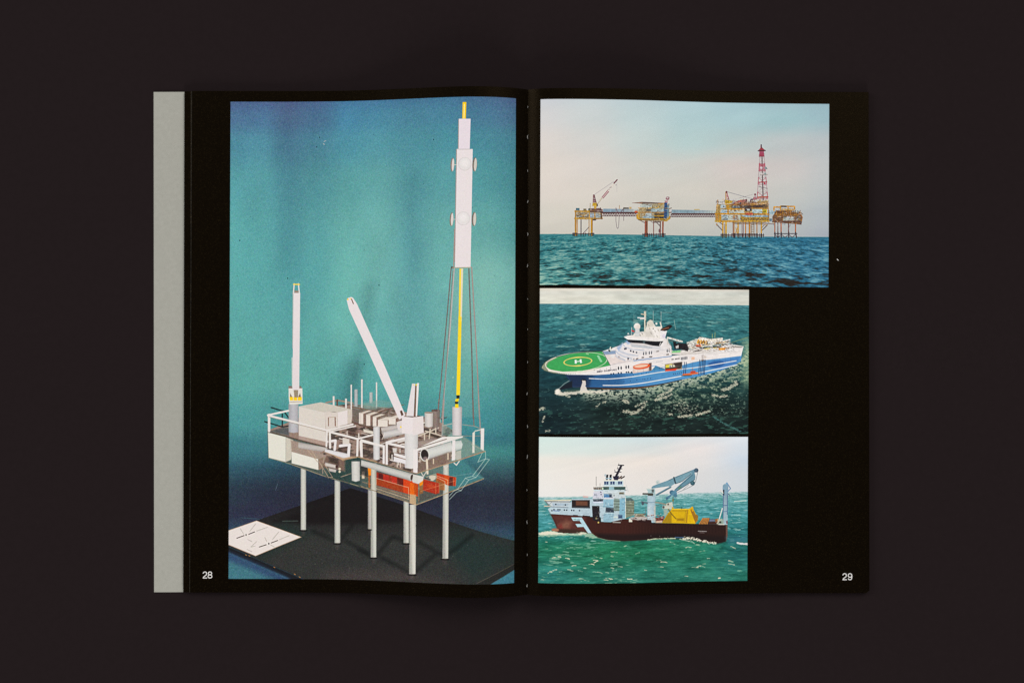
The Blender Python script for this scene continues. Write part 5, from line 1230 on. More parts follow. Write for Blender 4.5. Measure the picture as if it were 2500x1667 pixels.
    for y in (705, 730, 758, 788, 812):
        s.line([(918, y), (996, y + 2)], 1.3, (88, 92, 80))
    s.line([(912, 660), (912, 860)], 1.8, (210, 214, 206)); s.line([(800, 850), (860, 850)], 3.2, (206, 216, 206)); s.poly([(840, 825), (880, 830), (880, 862), (840, 862)], (60, 80, 112), soft=1.4); s.poly([(700, 870), (770, 870), (765, 898), (700, 898)], (140, 176, 190), soft=1)
    s.line([(790, 900), (860, 902)], 3.0, (150, 146, 140)); s.poly([(945, 862), (980, 862), (978, 898), (945, 898)], (214, 212, 196), soft=.6)
    s.poly([(700, 498), (890, 492), (890, 548), (700, 548)], (186, 206, 212), soft=.6)
    for x in (712, 735, 772, 796, 848, 870):
        s.poly([(x - 9, 500), (x + 9, 500), (x + 9, 530), (x - 9, 532)], (54, 70, 110), soft=.6)
    s.line([(696, 492), (895, 490)], 2.2, (222, 222, 206)); s.line([(690, 535), (890, 530)], 1.2, (190, 210, 216))
    # funnels and mast
    for x in (732, 766):
        s.poly([(x - 10, 435), (x + 12, 432), (x + 6, 485), (x - 12, 485)], (36, 34, 38), soft=.6); s.line([(x - 12, 470), (x + 8, 470)], 3, (150, 176, 186))
    s.ell(714, 440, 11, 13, (176, 186, 190)); s.poly([(786, 450), (850, 446), (838, 488), (800, 486)], (44, 42, 62), soft=.6); s.poly([(806, 452), (828, 458), (884, 342), (862, 340)], (38, 36, 48), soft=.5); s.line([(842, 340), (894, 342)], 2.4, (40, 38, 48)); s.line([(846, 325), (846, 342)], 1, (90, 80, 80)); s.line([(830, 375), (878, 376)], 1.6, (60, 56, 66)); s.line([(808, 408), (868, 408)], 1.8, (60, 56, 66)); s.line([(806, 385), (810, 410)], 1.2, (100, 96, 100)); s.line([(836, 355), (836, 376)], 1.0, (110, 100, 100))
    s.line([(848, 470), (872, 450)], 3, (84, 60, 50)); s.line([(868, 472), (900, 452)], 3, (64, 50, 46)); s.line([(624, 455), (624, 545)], 1.2, (130, 126, 124)); s.line([(662, 520), (662, 548)], 1.0, (150, 150, 146)); s.line([(905, 470), (930, 600)], .6, (190, 196, 196), alpha=.7)
    s.line([(920, 540), (940, 600)], .8, (180, 190, 190))
    # deck gear amidships
    s.poly([(1000, 815), (1090, 815), (1110, 860), (1000, 868)], (156, 144, 118), soft=1.4, alpha=.9); s.poly([(960, 850), (1120, 845), (1165, 880), (960, 876)], (180, 170, 166), soft=1.4, alpha=.9); s.poly([(1040, 872), (1165, 876), (1165, 905), (1030, 900)], (50, 28, 28), soft=.7); s.line([(1020, 835), (1080, 838)], 2.2, (96, 84, 66))
    # ---- crane and after deck (enlarged grid)
    s.crop(1540, 1120, 6.533)
    s.poly([(262, 580), (392, 580), (390, 1010), (330, 1010), (325, 970), (262, 960)], (172, 194, 204), soft=.6, cyl=((232, 700), (420, 700), .22)); s.poly([(270, 770), (310, 740), (310, 960), (270, 955)], (196, 206, 208), soft=4, alpha=.8); s.poly([(372, 760), (392, 740), (390, 1005), (376, 1005)], (206, 190, 170), soft=2, alpha=.8)
    s.poly([(250, 470), (330, 470), (385, 476), (392, 580), (262, 585), (272, 520)], (166, 190, 192), soft=.7); s.line([(195, 552), (345, 556)], 3.6, (66, 64, 58)); s.poly([(270, 550), (355, 552), (350, 585), (270, 582)], (70, 68, 60), soft=1); s.poly([(330, 480), (370, 482), (365, 530), (335, 530)], (92, 100, 100), soft=1.2); s.line([(250, 472), (330, 472)], 2.0, (206, 210, 204)); s.line([(230, 560), (240, 640)], .8, (130, 150, 150))
    s.line([(262, 688), (392, 688)], 1.2, (110, 140, 160)); s.line([(170, 680), (262, 700)], 3.2, (96, 110, 118)); s.ell(190, 705, 20, 28, (76, 86, 96), soft=1); s.line([(240, 760), (232, 880)], 1.2, (110, 120, 120)); s.line([(392, 690), (450, 695), (570, 725)], 3.4, (140, 140, 126)); s.line([(400, 740), (450, 742)], 1.4, (110, 130, 130))
    s.ell(432, 365, 36, 34, (206, 208, 204)); s.ell(425, 370, 20, 20, (176, 190, 188), soft=2)
    s.poly([(330, 445), (355, 425), (600, 335), (690, 290), (965, 180), (1000, 185), (995, 215), (960, 232), (815, 350), (790, 375), (710, 385), (620, 445), (600, 432), (385, 462), (330, 470)], (106, 144, 158), soft=.6, grad=((128, 162, 174), (650, 260), (750, 420)))
    s.poly([(350, 440), (600, 352), (690, 312), (690, 345), (600, 400), (385, 455)], (114, 152, 166), soft=2, alpha=.7); s.line([(685, 292), (712, 385)], 3.4, (56, 74, 84)); s.line([(600, 338), (965, 184)], 1.2, (76, 104, 116)); s.line([(960, 236), (820, 350), (720, 390)], 1.6, (70, 98, 110))
    s.poly([(400, 560), (560, 470), (620, 440), (650, 435), (640, 450), (440, 565), (405, 585)], (92, 130, 146), soft=.6); s.line([(410, 580), (640, 452)], 1.4, (70, 96, 110))
    s.poly([(965, 180), (1010, 160), (1040, 170), (1015, 225), (1030, 280), (1020, 330), (960, 365), (720, 520), (690, 498), (700, 480), (900, 300), (970, 235)], (102, 140, 156), soft=.6); s.line([(705, 490), (905, 318), (985, 250)], 1.4, (70, 98, 112)); s.line([(720, 515), (960, 365), (1018, 325)], 1.6, (62, 90, 104)); s.line([(760, 470), (800, 440)], 2.6, (90, 130, 100))
    s.ell(1043, 178, 34, 34, (58, 78, 98)); s.ell(1036, 172, 16, 18, (84, 106, 122), soft=1.4); s.ell(985, 382, 38, 36, (54, 88, 98)); s.ell(978, 376, 18, 18, (76, 112, 122), soft=1.4)
    s.line([(1070, 190), (1030, 370)], .9, (90, 96, 100)); s.line([(1010, 410), (880, 475), (745, 530)], .9, (100, 106, 108)); s.line([(840, 480), (920, 410)], 1.0, (120, 130, 130))
    s.ell(655, 530, 40, 36, (70, 108, 130)); s.ell(690, 545, 46, 42, (92, 136, 158)); s.ell(712, 580, 26, 30, (84, 124, 146)); s.poly([(560, 610), (640, 560), (655, 580), (590, 640), (562, 640)], (84, 126, 150), soft=.6); s.ell(574, 626, 20, 18, (70, 106, 130))
    s.line([(672, 600), (672, 640)], 1.4, (70, 66, 50)); s.ell(672, 655, 11, 24, (126, 120, 50)); s.line([(675, 680), (680, 720)], 1.0, (110, 110, 100)); s.line([(575, 640), (575, 700)], .8, (100, 110, 110))
    # white work frame
    s.poly([(570, 700), (660, 680), (672, 760), (640, 800), (580, 795), (500, 790), (505, 740), (560, 740)], (206, 200, 184), soft=1, alpha=.92); s.ell(595, 720, 14, 16, (110, 100, 90)); s.ell(520, 765, 16, 20, (80, 80, 80), soft=1); s.poly([(520, 800), (590, 800), (575, 900), (530, 900)], (178, 178, 160), soft=2, alpha=.8)
    # red bits, yellow frame
    s.poly([(395, 940), (470, 920), (530, 915), (520, 990), (400, 1000)], (110, 56, 50), soft=1); s.poly([(395, 985), (500, 975), (500, 1015), (395, 1015)], (206, 172, 150), soft=1.2); s.poly([(480, 920), (525, 915), (520, 950), (480, 975)], (122, 34, 42), soft=.8)
    s.poly([(495, 1015), (600, 850), (655, 795), (915, 795), (975, 765), (1000, 800), (1040, 880), (1072, 960), (1025, 1030)], (206, 166, 18), soft=.6)
    s.poly([(500, 1015), (600, 860), (645, 860), (650, 1018)], (164, 132, 28), soft=1.4); s.poly([(655, 830), (880, 830), (890, 1000), (660, 1010)], (216, 176, 22), soft=1.2)
    s.poly([(735, 945), (850, 940), (850, 990), (730, 985)], (160, 124, 24), soft=1.6); s.poly([(925, 840), (960, 850), (1025, 1025), (900, 1015)], (222, 182, 20), soft=1); s.poly([(940, 810), (985, 795), (1035, 890), (1070, 970), (1030, 1020)], (154, 110, 40), soft=1.2)
    s.line([(600, 800), (645, 870), (720, 950)], 2.6, (126, 104, 34)); s.line([(650, 798), (915, 798)], 2.6, (228, 190, 50)); s.line([(660, 822), (905, 822)], 1.6, (150, 116, 30)); s.line([(900, 815), (885, 1005)], 3.0, (170, 128, 34)); s.line([(870, 830), (860, 1005)], 1.2, (166, 130, 30)); s.line([(935, 800), (1020, 1020)], 2.2, (226, 180, 30)); s.line([(980, 770), (985, 820)], 4.4, (206, 160, 30)); s.ell(668, 775, 14, 14, (206, 160, 20)); s.ell(975, 775, 16, 14, (214, 170, 24))
    for i in range(7):
        s.line([(670 + i * 3, 850 + i * 20), (870, 845 + i * 21)], .6, (176, 138, 24), alpha=.7)
        s.line([(925, 890 + i * 16), (985, 895 + i * 17)], .6, (170, 136, 24), alpha=.7)
    s.ell(1052, 915, 20, 34, (150, 110, 40), soft=.8, ang=-.3); s.line([(812, 760), (812, 795)], 1.2, (60, 50, 40))
    for i in range(6):
        s.line([(1095 + i * 24, 1030), (1150 + i * 19, 942)], 2.2, (198, 130, 60)); s.line([(1108 + i * 24, 1032), (1162 + i * 19, 946)], 1.6, (76, 44, 32))
    s.poly([(1250, 955), (1340, 955), (1335, 1000), (1250, 1005)], (84, 90, 112), soft=.9)
    for i in range(5):
        s.ell(1262 + i * 16, 975, 6, 12, (150, 160, 180), soft=.7, alpha=.7)
    s.poly([(1230, 1000), (1400, 990), (1400, 1040), (1230, 1038)], (70, 44, 38), soft=1); s.poly([(1340, 955), (1400, 945), (1390, 1000), (1350, 1010)], (140, 90, 60), soft=1); s.ell(1380, 965, 10, 12, (200, 130, 50), soft=.8)
    # stern mast
    s.poly([(1464, 560), (1550, 560), (1542, 1045), (1474, 1045)], (134, 158, 172), soft=.6, grad=((160, 182, 190), (1500, 560), (1500, 1045))); s.poly([(1463, 480), (1465, 420), (1490, 395), (1540, 392), (1555, 420), (1550, 575), (1475, 575)], (126, 156, 174), soft=.6); s.line([(1536, 385), (1590, 468), (1545, 515)], 2.2, (104, 136, 168)); s.ell(1530, 385, 16, 14, (120, 160, 190)); s.poly([(1470, 490), (1490, 485), (1490, 575), (1468, 575)], (40, 40, 50), soft=.7); s.line([(1545, 550), (1575, 572)], 2.4, (90, 110, 130)); s.line([(1430, 500), (1470, 540)], 2.4, (210, 206, 200)); s.line([(1405, 530), (1460, 575)], 1.6, (196, 200, 200))
    s.line([(1474, 560), (1470, 1000)], 1.4, (56, 84, 124)); s.line([(1538, 570), (1538, 880)], 1.4, (60, 90, 130)); s.line([(1470, 740), (1540, 735)], 1.6, (70, 104, 140)); s.line([(1470, 835), (1540, 830)], 1.4, (80, 114, 146)); s.line([(1395, 1000), (1458, 785)], 2.8, (206, 210, 206)); s.line([(1375, 1025), (1440, 960)], 2.2, (206, 196, 176)); s.poly([(1380, 960), (1480, 950), (1480, 1045), (1375, 1045)], (176, 176, 156), soft=1.4, alpha=.7); s.ell(1425, 1005, 18, 16, (66, 60, 50), soft=1); s.line([(1400, 1040), (1490, 1042)], 2, (206, 200, 190)); s.poly([(1520, 990), (1540, 975), (1542, 1030), (1524, 1030)], (120, 50, 60), soft=.7)
    s.crop(1300, 1050, 4.02)
    rc = np.random.default_rng(31)
    for i in range(140):
        x, y = rc.uniform(600, 1000), rc.uniform(560, 880)
        if x > 910 and y < 680:
            continue
        c = [(226, 226, 222), (84, 96, 108), (150, 170, 180), (206, 206, 190), (60, 66, 74)][rc.integers(0, 5)]
        if rc.random() < .7:
            s.line([(x, y), (x + rc.uniform(6, 30), y)], rc.uniform(.5, 1.2), c, alpha=.6)
        else:
            s.line([(x, y), (x, y + rc.uniform(5, 22))], rc.uniform(.5, 1.2), c, alpha=.6)
    for i in range(70):
        x, y = rc.uniform(960, 1290), rc.uniform(820, 880)
        c = [(206, 196, 180), (70, 50, 46), (120, 60, 52), (180, 176, 170), (214, 206, 200)][rc.integers(0, 5)]
        s.line([(x, y), (x + rc.uniform(4, 22), y + rc.uniform(-3, 3))], rc.uniform(.8, 2), c, alpha=.7)
    for i in range(40):
        x = 700 + i * 30
        s.line([(x, 925 + rc.uniform(-10, 20)), (x + 1, 1010)], .9, (82, 48, 44), alpha=.3)
    s.crop(1540, 1120, 6.533)
    # tiny stern lettering, not readable
    for i, (a, b) in enumerate([(1072, 3), (1084, 8), (1096, 8), (1112, 6), (1124, 10), (1140, 8), (1152, 10), (1166, 9), (1182, 8), (1196, 10)]):
        s.line([(a, 1146 + i * .6), (a + b, 1146 + i * .6)], 1.5, (176, 170, 168), alpha=.75)
        if i % 2:
            s.line([(a, 1141 + i * .6), (a, 1152 + i * .6)], .8, (176, 170, 168), alpha=.7)
    s.line([(1098, 1170), (1170, 1173)], 1.4, (150, 140, 138), alpha=.65)
    for x, y in [(460, 1228), (588, 1240), (320, 1222)]:
        s.ell(x, y, 7, 6, (130, 118, 112), soft=.7, alpha=.7)
    # ---- swell in front of the hull
    s.crop(1300, 1050, 4.02)
    W = (216, 212, 192)
    s.clutter(bare, (4, 3), .14, (1330, 1120, 1790, 1280))
    s.poly([(60, 1010), (120, 990), (180, 985), (240, 1000), (380, 1012), (440, 1006), (480, 1000), (580, 1012), (640, 1050), (620, 1060), (480, 1030), (300, 1030), (60, 1040)], (170, 192, 166), soft=4, alpha=.8, rough=(7, 2.5, 1.2))
    s.poly([(60, 1004), (180, 986), (250, 1004), (380, 1016), (440, 1010), (480, 1000), (520, 1010), (480, 1018), (300, 1018), (60, 1024)], W, soft=2.6, rough=(6, 2.2, 1.1))
    s.line([(580, 1014), (640, 1052), (720, 1074), (860, 1086)], 1.3, (136, 160, 130), alpha=.8)
    s.line([(1130, 1074), (1200, 1064), (1300, 1060), (1400, 1058)], 2.2, (176, 190, 160), soft=1.3, rough=(4, 2, 1.6)); s.line([(1480, 1056), (1560, 1058), (1640, 1078), (1720, 1096), (1790, 1104)], 4.4, W, soft=2.6, rough=(3, 1.6, 2.4)); s.line([(1440, 1066), (1560, 1090), (1590, 1108)], 2.6, (196, 200, 180), soft=1.4, alpha=.7, rough=(4, 2, 1.6)); s.line([(1400, 1048), (1480, 1050)], 2.4, (70, 100, 130), soft=1)
    s.poly([(1900, 1050), (2110, 1040), (2110, 1100), (1920, 1110)], (60, 116, 136), soft=6, alpha=.6); s.line([(2010, 1104), (2108, 1116)], 4.6, (206, 206, 204), soft=1.8, rough=(6, 2, 1.2)); s.line([(1915, 1030), (2100, 1016)], 1.4, (36, 88, 100), soft=.9); s.line([(1920, 1044), (2050, 1050)], 1.2, (36, 84, 98), soft=.9); s.line([(1980, 696), (2095, 688)], 1.8, (206, 216, 208), soft=.8)
    for i in range(85):
        x = r.uniform(70, 2090); y = r.uniform(1090, 1480)
        if x > 1100 and r.random() < .55:
            continue
        a = r.normal(.06, .18); L = r.uniform(14, 60)
        s.line([(x, y), (x + L * .5, y + L * .5 * math.tan(a) - r.uniform(0, 4)), (x + L, y + L * math.tan(a))], r.uniform(1.0, 2.4), (212, 208, 180), soft=1.5, alpha=r.uniform(.4, .9), rough=(6, 1.1, 2.0))
    return s.finish('print_supply_ship', grain=3.4, soft=.45, seed=12, contrast=1.06), s

# ------------------------------------------------------------------ materials
def new_mat(name):
    m = bpy.data.materials.new(name)
    m.use_nodes = True
    nt = m.node_tree
    return m, nt, nt.nodes['Principled BSDF']


def setin(b, **kw):
    for k, v in kw.items():
        b.inputs[k.replace('_', ' ')].default_value = v


def paper_bump(nt, b, scale, dist, strength=.4):
    tc = nt.nodes.new('ShaderNodeTexCoord')
    n = nt.nodes.new('ShaderNodeTexNoise')
    n.inputs['Scale'].default_value = scale
    n.inputs['Detail'].default_value = 4
    bp = nt.nodes.new('ShaderNodeBump')
    bp.inputs['Strength'].default_value = strength
    bp.inputs['Distance'].default_value = dist
    nt.links.new(tc.outputs['Object'], n.inputs['Vector'])
    nt.links.new(n.outputs['Fac'], bp.inputs['Height'])
    nt.links.new(bp.outputs['Normal'], b.inputs['Normal'])
    return tc


def ramp_noise(nt, tc, scale, stops, detail=3, rough=.6):
    n = nt.nodes.new('ShaderNodeTexNoise')
    n.inputs['Scale'].default_value = scale
    n.inputs['Detail'].default_value = detail
    n.inputs['Roughness'].default_value = rough
    nt.links.new(tc.outputs['Object'], n.inputs['Vector'])
    r = nt.nodes.new('ShaderNodeValToRGB')
    nt.links.new(n.outputs['Fac'], r.inputs['Fac'])
    while len(r.color_ramp.elements) < len(stops):
        r.color_ramp.elements.new(.5)
    for e, (p, c) in zip(r.color_ramp.elements, stops):
        e.position = p
        e.color = (*c, 1)
    return r


def mat_black_page():
    m, nt, b = new_mat('black_printed_paper')
    tc = paper_bump(nt, b, 2600, 0.00012, .55)
    r = ramp_noise(nt, tc, 1500, [(.3, (.0008, .0004, .0001)), (.55, (.0018, .0010, .0003)), (.78, (.0150, .0098, .0038))], 4, .7)
    nt.links.new(r.outputs['Color'], b.inputs['Base Color'])
    setin(b, Roughness=.40, Specular_IOR_Level=.075, Specular_Tint=(1.0, .70, .38, 1))
    return m


def mat_print(name, img):
    m, nt, b = new_mat(name)
    paper_bump(nt, b, 2600, 0.00006, .35)
    t = nt.nodes.new('ShaderNodeTexImage')
    t.image = img
    t.interpolation = 'Linear'
    nt.links.new(t.outputs['Color'], b.inputs['Base Color'])
    setin(b, Roughness=.5, Specular_IOR_Level=.15)
    return m


def mat_cover():
    m, nt, b = new_mat('grey_uncoated_board')
    tc = paper_bump(nt, b, 1800, 0.00015, .5)
    r = ramp_noise(nt, tc, 420, [(.25, (.325, .320, .280)), (.5, (.350, .345, .303)), (.78, (.378, .372, .328))], 6, .75)
    nt.links.new(r.outputs['Color'], b.inputs['Base Color'])
    setin(b, Roughness=.85, Specular_IOR_Level=.1)
    return m


def mat_block():
    m, nt, b = new_mat('stacked_page_edges')
    tc = nt.nodes.new('ShaderNodeTexCoord')
    w = nt.nodes.new('ShaderNodeTexWave')
    w.bands_direction = 'Z'
    w.inputs['Scale'].default_value = 900
    w.inputs['Distortion'].default_value = 1.5
    r = nt.nodes.new('ShaderNodeValToRGB')
    r.color_ramp.elements[0].color = (.0012, .0008, .0005, 1)
    r.color_ramp.elements[1].color = (.012, .010, .008, 1)
    nt.links.new(tc.outputs['Object'], w.inputs['Vector'])
    nt.links.new(w.outputs['Fac'], r.inputs['Fac'])
    nt.links.new(r.outputs['Color'], b.inputs['Base Color'])
    setin(b, Roughness=.8, Specular_IOR_Level=.1)
    return m


def mat_worn():
    m, nt, b = new_mat('worn_page_rim')
    tc = paper_bump(nt, b, 3000, 0.0001, .4)
    r = ramp_noise(nt, tc, 900, [(.42, (.002, .0014, .0006)), (.56, (.016, .012, .006)), (.72, (.075, .06, .034))], 5, .8)
    nt.links.new(r.outputs['Color'], b.inputs['Base Color'])
    setin(b, Roughness=.7, Specular_IOR_Level=.2)
    return m


def mat_plain(name, col, rough, spec):
    m, nt, b = new_mat(name)
    tc = paper_bump(nt, b, 2200, 0.0001, .3)
    r = ramp_noise(nt, tc, 700, [(.2, tuple(c * .93 for c in col)), (.8, tuple(min(1, c * 1.05) for c in col))])
    nt.links.new(r.outputs['Color'], b.inputs['Base Color'])
    setin(b, Roughness=rough, Specular_IOR_Level=spec)
    return m


def mat_table():
    m, nt, b = new_mat('dark_studio_card')
    tc = paper_bump(nt, b, 900, 0.0002, .2)
    r = ramp_noise(nt, tc, 240, [(.2, (.0141, .0096, .0102)), (.8, (.0157, .0107, .0114))], 5)
    nt.links.new(r.outputs['Color'], b.inputs['Base Color'])
    setin(b, Roughness=.95, Specular_IOR_Level=.02)
    return m


M_PAGE = mat_black_page()
M_COVER = mat_cover()
M_BLOCK = mat_block()
M_WORN = mat_worn()
M_TABLE = mat_table()
M_WHITE = mat_plain('white_printed_numeral', (.74, .715, .69), .55, .2)
M_THREAD = mat_plain('white_sewing_thread', (.26, .25, .23), .7, .2)


# ------------------------------------------------------------------ mesh helpers
def link(name, verts, faces, mat, parent=None, uv=None, smooth=False):
    me = bpy.data.meshes.new(name)
    me.from_pydata([tuple(map(float, v)) for v in verts], [], faces)
    me.materials.append(mat)
    if uv is not None:
        lay = me.uv_layers.new(name='UVMap')
        idx = np.zeros(len(me.loops), np.int32)
        me.loops.foreach_get('vertex_index', idx)
        lay.data.foreach_set('uv', np.asarray(uv, np.float32)[idx].ravel())
    if smooth:
        me.polygons.foreach_set('use_smooth', [True] * len(me.polygons))
    me.update()
    o = bpy.data.objects.new(name, me)
    scene.collection.objects.link(o)
    o.parent = parent
    return o


def lerp_quad(quad, u, v):
    tl, tr, br, bl = [np.asarray(p, float) for p in quad]
    u = u[..., None]
    v = v[..., None]
    return (tl * (1 - u) + tr * u) * (1 - v) + (bl * (1 - u) + br * u) * v


def slab(name, q, ztop, zbot, mat, parent):
    """closed sheet over a grid q[ny, nx, 2] of layout points between two height fields"""
    ny, nx = q.shape[:2]
    xy = world_xy(q)
    n = nx * ny
    V = np.concatenate([np.dstack([xy, ztop]).reshape(n, 3), np.dstack([xy, zbot]).reshape(n, 3)])
    F = []
    for j in range(ny - 1):
        for i in range(nx - 1):
            a = j * nx + i
            F.append((a, a + nx, a + nx + 1, a + 1))
            F.append((n + a, n + a + 1, n + a + nx + 1, n + a + nx))
    ring = [i for i in range(nx)] + [j * nx + nx - 1 for j in range(1, ny)] + [(ny - 1) * nx + i for i in range(nx - 2, -1, -1)] + [j * nx for j in range(ny - 2, 0, -1)]
    for k in range(len(ring)):
        a, b = ring[k], ring[(k + 1) % len(ring)]
        F.append((a, b, n + b, n + a))
    return link(name, V, F, mat, parent)


def sheet_uv(name, quad, lift, mat, parent, nx, ny, plate=None):
    u, v = np.meshgrid(np.linspace(0, 1, nx), np.linspace(0, 1, ny))
    q = lerp_quad(quad, u, v)
    z = relief(q[..., 0], q[..., 1]) + lift
    V = np.dstack([world_xy(q), z]).reshape(-1, 3)
    F = [(j * nx + i, (j + 1) * nx + i, (j + 1) * nx + i + 1, j * nx + i + 1) for j in range(ny - 1) for i in range(nx - 1)]
    uv = None
    if plate is not None:
        uv = np.stack([(q[..., 0] - plate.x0) * plate.S / plate.W, 1 - (q[..., 1] - plate.y0) * plate.S / plate.H], -1).reshape(-1, 2)
    return link(name, V, F, mat, parent, uv, smooth=True)


def dress(o, label=None, cat=None, group=None, kind=None):
    if label: o['label'] = label
    if cat: o['category'] = cat
    if group: o['group'] = group
    if kind: o['kind'] = kind
    return o


# ------------------------------------------------------------------ the setting: the dark card under everything
t = 1.6
tab = link('tabletop', [(-t, -t, 0), (t, -t, 0), (t, t, 0), (-t, t, 0), (-t, -t, -.02), (t, -t, -.02), (t, t, -.02), (-t, t, -.02)],
           [(0, 1, 2, 3), (7, 6, 5, 4), (0, 4, 5, 1), (1, 5, 6, 2), (2, 6, 7, 3), (3, 7, 4, 0)], M_TABLE)
dress(tab, 'plain dark brown black card under the open magazine', 'tabletop', kind='structure')

# ------------------------------------------------------------------ the magazine
mag = bpy.data.objects.new('open_magazine', None)
scene.collection.objects.link(mag)
dress(mag, 'open magazine lying flat with black pages, colour photographs and a grey cover edge', 'magazine')

# cover board: the grey flap shows beside the left page
cz0, cz1 = 0.00005, 0.0006
out = [(372.3, 223.2), (458, 223.0), (458, 229), (2114, 229), (2114, 1440), (456, 1440), (456, 1446.6), (373.4, 1446.8)]
n = len(out)
P2 = world_xy(np.array(out))
V = [(x, y, cz1) for x, y in P2] + [(x, y, cz0) for x, y in P2]
F = [tuple(range(n - 1, -1, -1)), tuple(range(n, 2 * n))] + [(i, (i + 1) % n, n + (i + 1) % n, n + i) for i in range(n)]
cov = link('cover', V, F, M_COVER, mag)
dress(cov, 'pale grey uncoated cover board showing beside the left page')

# page blocks
gut_t, gut_b = (1288.6, 223.8), (1285.4, 1446.3)
u, v = np.meshgrid(np.concatenate([np.linspace(0, .023, 6), np.linspace(.03, 1, 150)]), np.linspace(0, 1, 5))
q = lerp_quad([(449.5, 223.2), gut_t, gut_b, (446.5, 1445.6)], u, v)
zt = np.minimum(relief(q[..., 0], q[..., 1]) - .00035, np.where(q[..., 0] < 468, .0023, 1))
blk = slab('page_block', q, zt, np.full(zt.shape, cz1 + .00002), M_BLOCK, mag)
u, v = np.meshgrid(np.concatenate([np.linspace(0, .985, 150), np.linspace(.988, 1, 8)]), np.linspace(0, 1, 5))
q = lerp_quad([gut_t, (2121.3, 225.2), (2123.2, 1447.4), gut_b], u, v)
cut = np.clip((q[..., 0] - 2115) / 8.2, 0, 1) * 6.5
q[-1, :, 1] -= cut[-1]
zt = relief(q[..., 0], q[..., 1]) - .0004
blk2 = slab('page_block', q, zt, np.full(zt.shape, cz1 + .00002), M_BLOCK, mag)
for b_ in (blk, blk2):                       # the upper face of each block is the next black page
    b_.data.materials.append(M_PAGE)
    for f_ in b_.data.polygons:
        if f_.normal.z > .5:
            f_.material_index = 1

# the two open pages
u, v = np.meshgrid(np.linspace(0, 1, 220), np.linspace(0, 1, 9))
ql = lerp_quad([(467, 222.6), gut_t, gut_b, (462, 1445.2)], u, v)
zl = relief(ql[..., 0], ql[..., 1])
page_l = slab('page', ql, zl, zl - .00016, M_PAGE, mag)
dress(page_l, 'black left page numbered 28 with one tall photograph')
qr = lerp_quad([gut_t, (2118.2, 225.0), (2119.6, 1447.2), gut_b], u, v)
cut = np.clip((qr[..., 0] - 2113) / 7, 0, 1) * 5.0
qr[-1, :, 1] -= cut[-1]
zr = relief(qr[..., 0], qr[..., 1])
page_r = slab('page', qr, zr, zr - .00016, M_PAGE, mag)
dress(page_r, 'black right page numbered 29 with three photographs')

# scuffed rim along the fore edge of the left page
we = sheet_uv('worn_edge', [(467.2, 223.2), (468.9, 223.2), (463.9, 1444.8), (462.2, 1444.8)], .00004, M_WORN, page_l, 3, 60)

# printed photographs
for paint, parent, lab in ((paint_model, page_l, 'tall printed photograph of a white rig model against a teal backdrop'),
                           (paint_platforms, page_r, 'wide printed photograph of yellow gas platforms linked by bridges at sea'),
                           (paint_survey_ship, page_r, 'printed photograph of a blue and white ship with green helideck'),
                           (paint_supply_ship, page_r, 'printed photograph of a brown hulled ship carrying a grey crane')):
    img, plate = paint()
    ph = sheet_uv('printed_photograph', plate.quad, .00005, mat_print(img.name, img), parent, 150, 40, plate)
    dress(ph, lab)


# page numbers as flat printed strokes
def arc(cx, cy, rx, ry, a0, a1, n=26):
    return [(cx + rx * math.cos(math.radians(a0 + (a1 - a0) * i / n)), cy + ry * math.sin(math.radians(a0 + (a1 - a0) * i / n))) for i in range(n + 1)]


def bez(p0, p1, p2, p3, n=14):
    r = []
    for i in range(1, n + 1):
        t = i / n
        k = (1 - t) ** 3, 3 * t * (1 - t) ** 2, 3 * t * t * (1 - t), t ** 3
        r.append(tuple(sum(k[j] * (p0, p1, p2, p3)[j][d] for j in range(4)) for d in (0, 1)))
    return r


_top = arc(5.5, 5.3, 4.25, 4.05, 178, 372)
DIGIT = {
    '2': [(_top + bez(_top[-1], (9.3, 9.4), (6.2, 10.2), (4.0, 12.2)) + bez((4.0, 12.2), (2.6, 13.4), (1.7, 14.6), (1.45, 16.6)), False), ([(.35, 16.15), (10.7, 16.15)], False)],
    '8': [(arc(5.9, 4.75, 4.1, 3.55, 0, 360), True), (arc(5.9, 12.35, 4.75, 3.8, 0, 360), True)],
    '9': [(arc(5.6, 5.75, 4.45, 4.5, 0, 360), True), ([(10.05, 5.4)] + bez((10.05, 5.4), (10.4, 12.0), (9.6, 16.2), (5.6, 16.2)) + bez((5.6, 16.2), (3.2, 16.2), (1.7, 14.9), (1.45, 12.8)), False)],
}


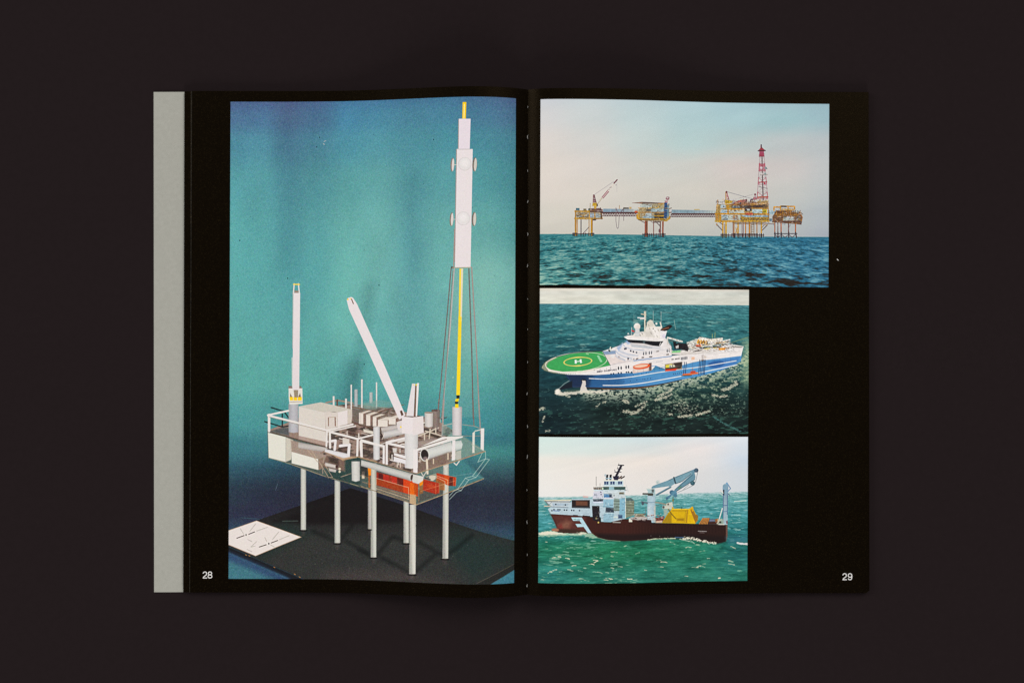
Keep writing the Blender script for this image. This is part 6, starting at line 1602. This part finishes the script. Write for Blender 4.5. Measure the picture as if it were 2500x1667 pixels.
def numeral(text, x0, y0, step, parent, label):
    V, F = [], []
    lift = .00006
    for k, ch in enumerate(text):
        for path, closed in DIGIT[ch]:
            p = np.array(path)
            if closed:
                p = p[:-1]
                tg = np.roll(p, -1, 0) - np.roll(p, 1, 0)
            else:
                tg = np.gradient(p, axis=0)
            tg /= np.linalg.norm(tg, axis=1)[:, None]
            nm = np.stack([-tg[:, 1], tg[:, 0]], 1) * 1.06
            base = len(V)
            q = to_page(np.concatenate([p + nm, p - nm]) + (x0 + k * step, y0))
            z = relief(q[:, 0], q[:, 1]) + lift
            xy = world_xy(q)
            V += [(a, b, c) for (a, b), c in zip(xy, z)]
            m = len(p)
            for i in range(m if closed else m - 1):
                j = (i + 1) % m
                f = (base + i, base + j, base + m + j, base + m + i)
                A = np.array([V[i] for i in f])
                nz = np.cross(A[1] - A[0], A[2] - A[0])[2]
                F.append(f if nz > 0 else f[::-1])
            lift += .00002
    return dress(link('page_number', V, F, M_WHITE, parent), label)


numeral('28', 494.9, 1393.9, 11.9, page_l, 'white printed page number 28')
numeral('29', 2056.6, 1398.1, 12.9, page_r, 'white printed page number 29')

# sewn thread showing in the gutter
rg = np.random.default_rng(2)
for i, py in enumerate([261.8, 335.2, 417.5, 492.5, 571.8, 649, 730, 804, 883.8, 960.5, 1040.4, 1114.3, 1195.5, 1273.8, 1353, 1428.4]):
    gx = 1288.7 - .0019 * (py - 262)
    L = [5, 10, 6, 7, 8, 8, 4, 4, 6, 7, 8, 10, 5, 9, 6, 8][i]
    pts = []
    for k in range(5):
        s_ = k / 4 - .5
        pts.append((gx + rg.uniform(-1.2, 1.2), py + L * s_, .00045 + .0004 * (1 - 4 * s_ * s_)))
    c2 = to_page([(a, b) for a, b, _ in pts])
    zz = relief(c2[:, 0], c2[:, 1]).min()
    xy = world_xy(c2)
    C3 = np.array([(x, y, zz + c) for (x, y), (_, _, c) in zip(xy, pts)])
    V, F = [], []
    ns = 6
    for k in range(5):
        rad = .00023 * (1 - .55 * abs(k / 4 - .5) * 2) * (1.2 if L > 6 else .85)
        for a in range(ns):
            th = 2 * math.pi * a / ns
            V.append((C3[k][0] + rad * math.cos(th), C3[k][1], C3[k][2] + rad * math.sin(th)))
    for k in range(4):
        for a in range(ns):
            b2 = (a + 1) % ns
            F.append((k * ns + a, k * ns + b2, (k + 1) * ns + b2, (k + 1) * ns + a))
    F.append(tuple(range(ns)))
    F.append(tuple(4 * ns + a for a in reversed(range(ns))))
    link('thread_stitch', V, F, M_THREAD, mag, smooth=True)

# a paper scuff beside the platform photograph
qs = to_page([(2042.6, 632.6), (2044.6, 632.4), (2047.6, 635.6), (2046.2, 636.4)])
link('scuff', [(x, y, z) for (x, y), z in zip(world_xy(qs), relief(qs[:, 0], qs[:, 1]) + .00005)], [(3, 2, 1, 0)], M_WHITE, page_r)
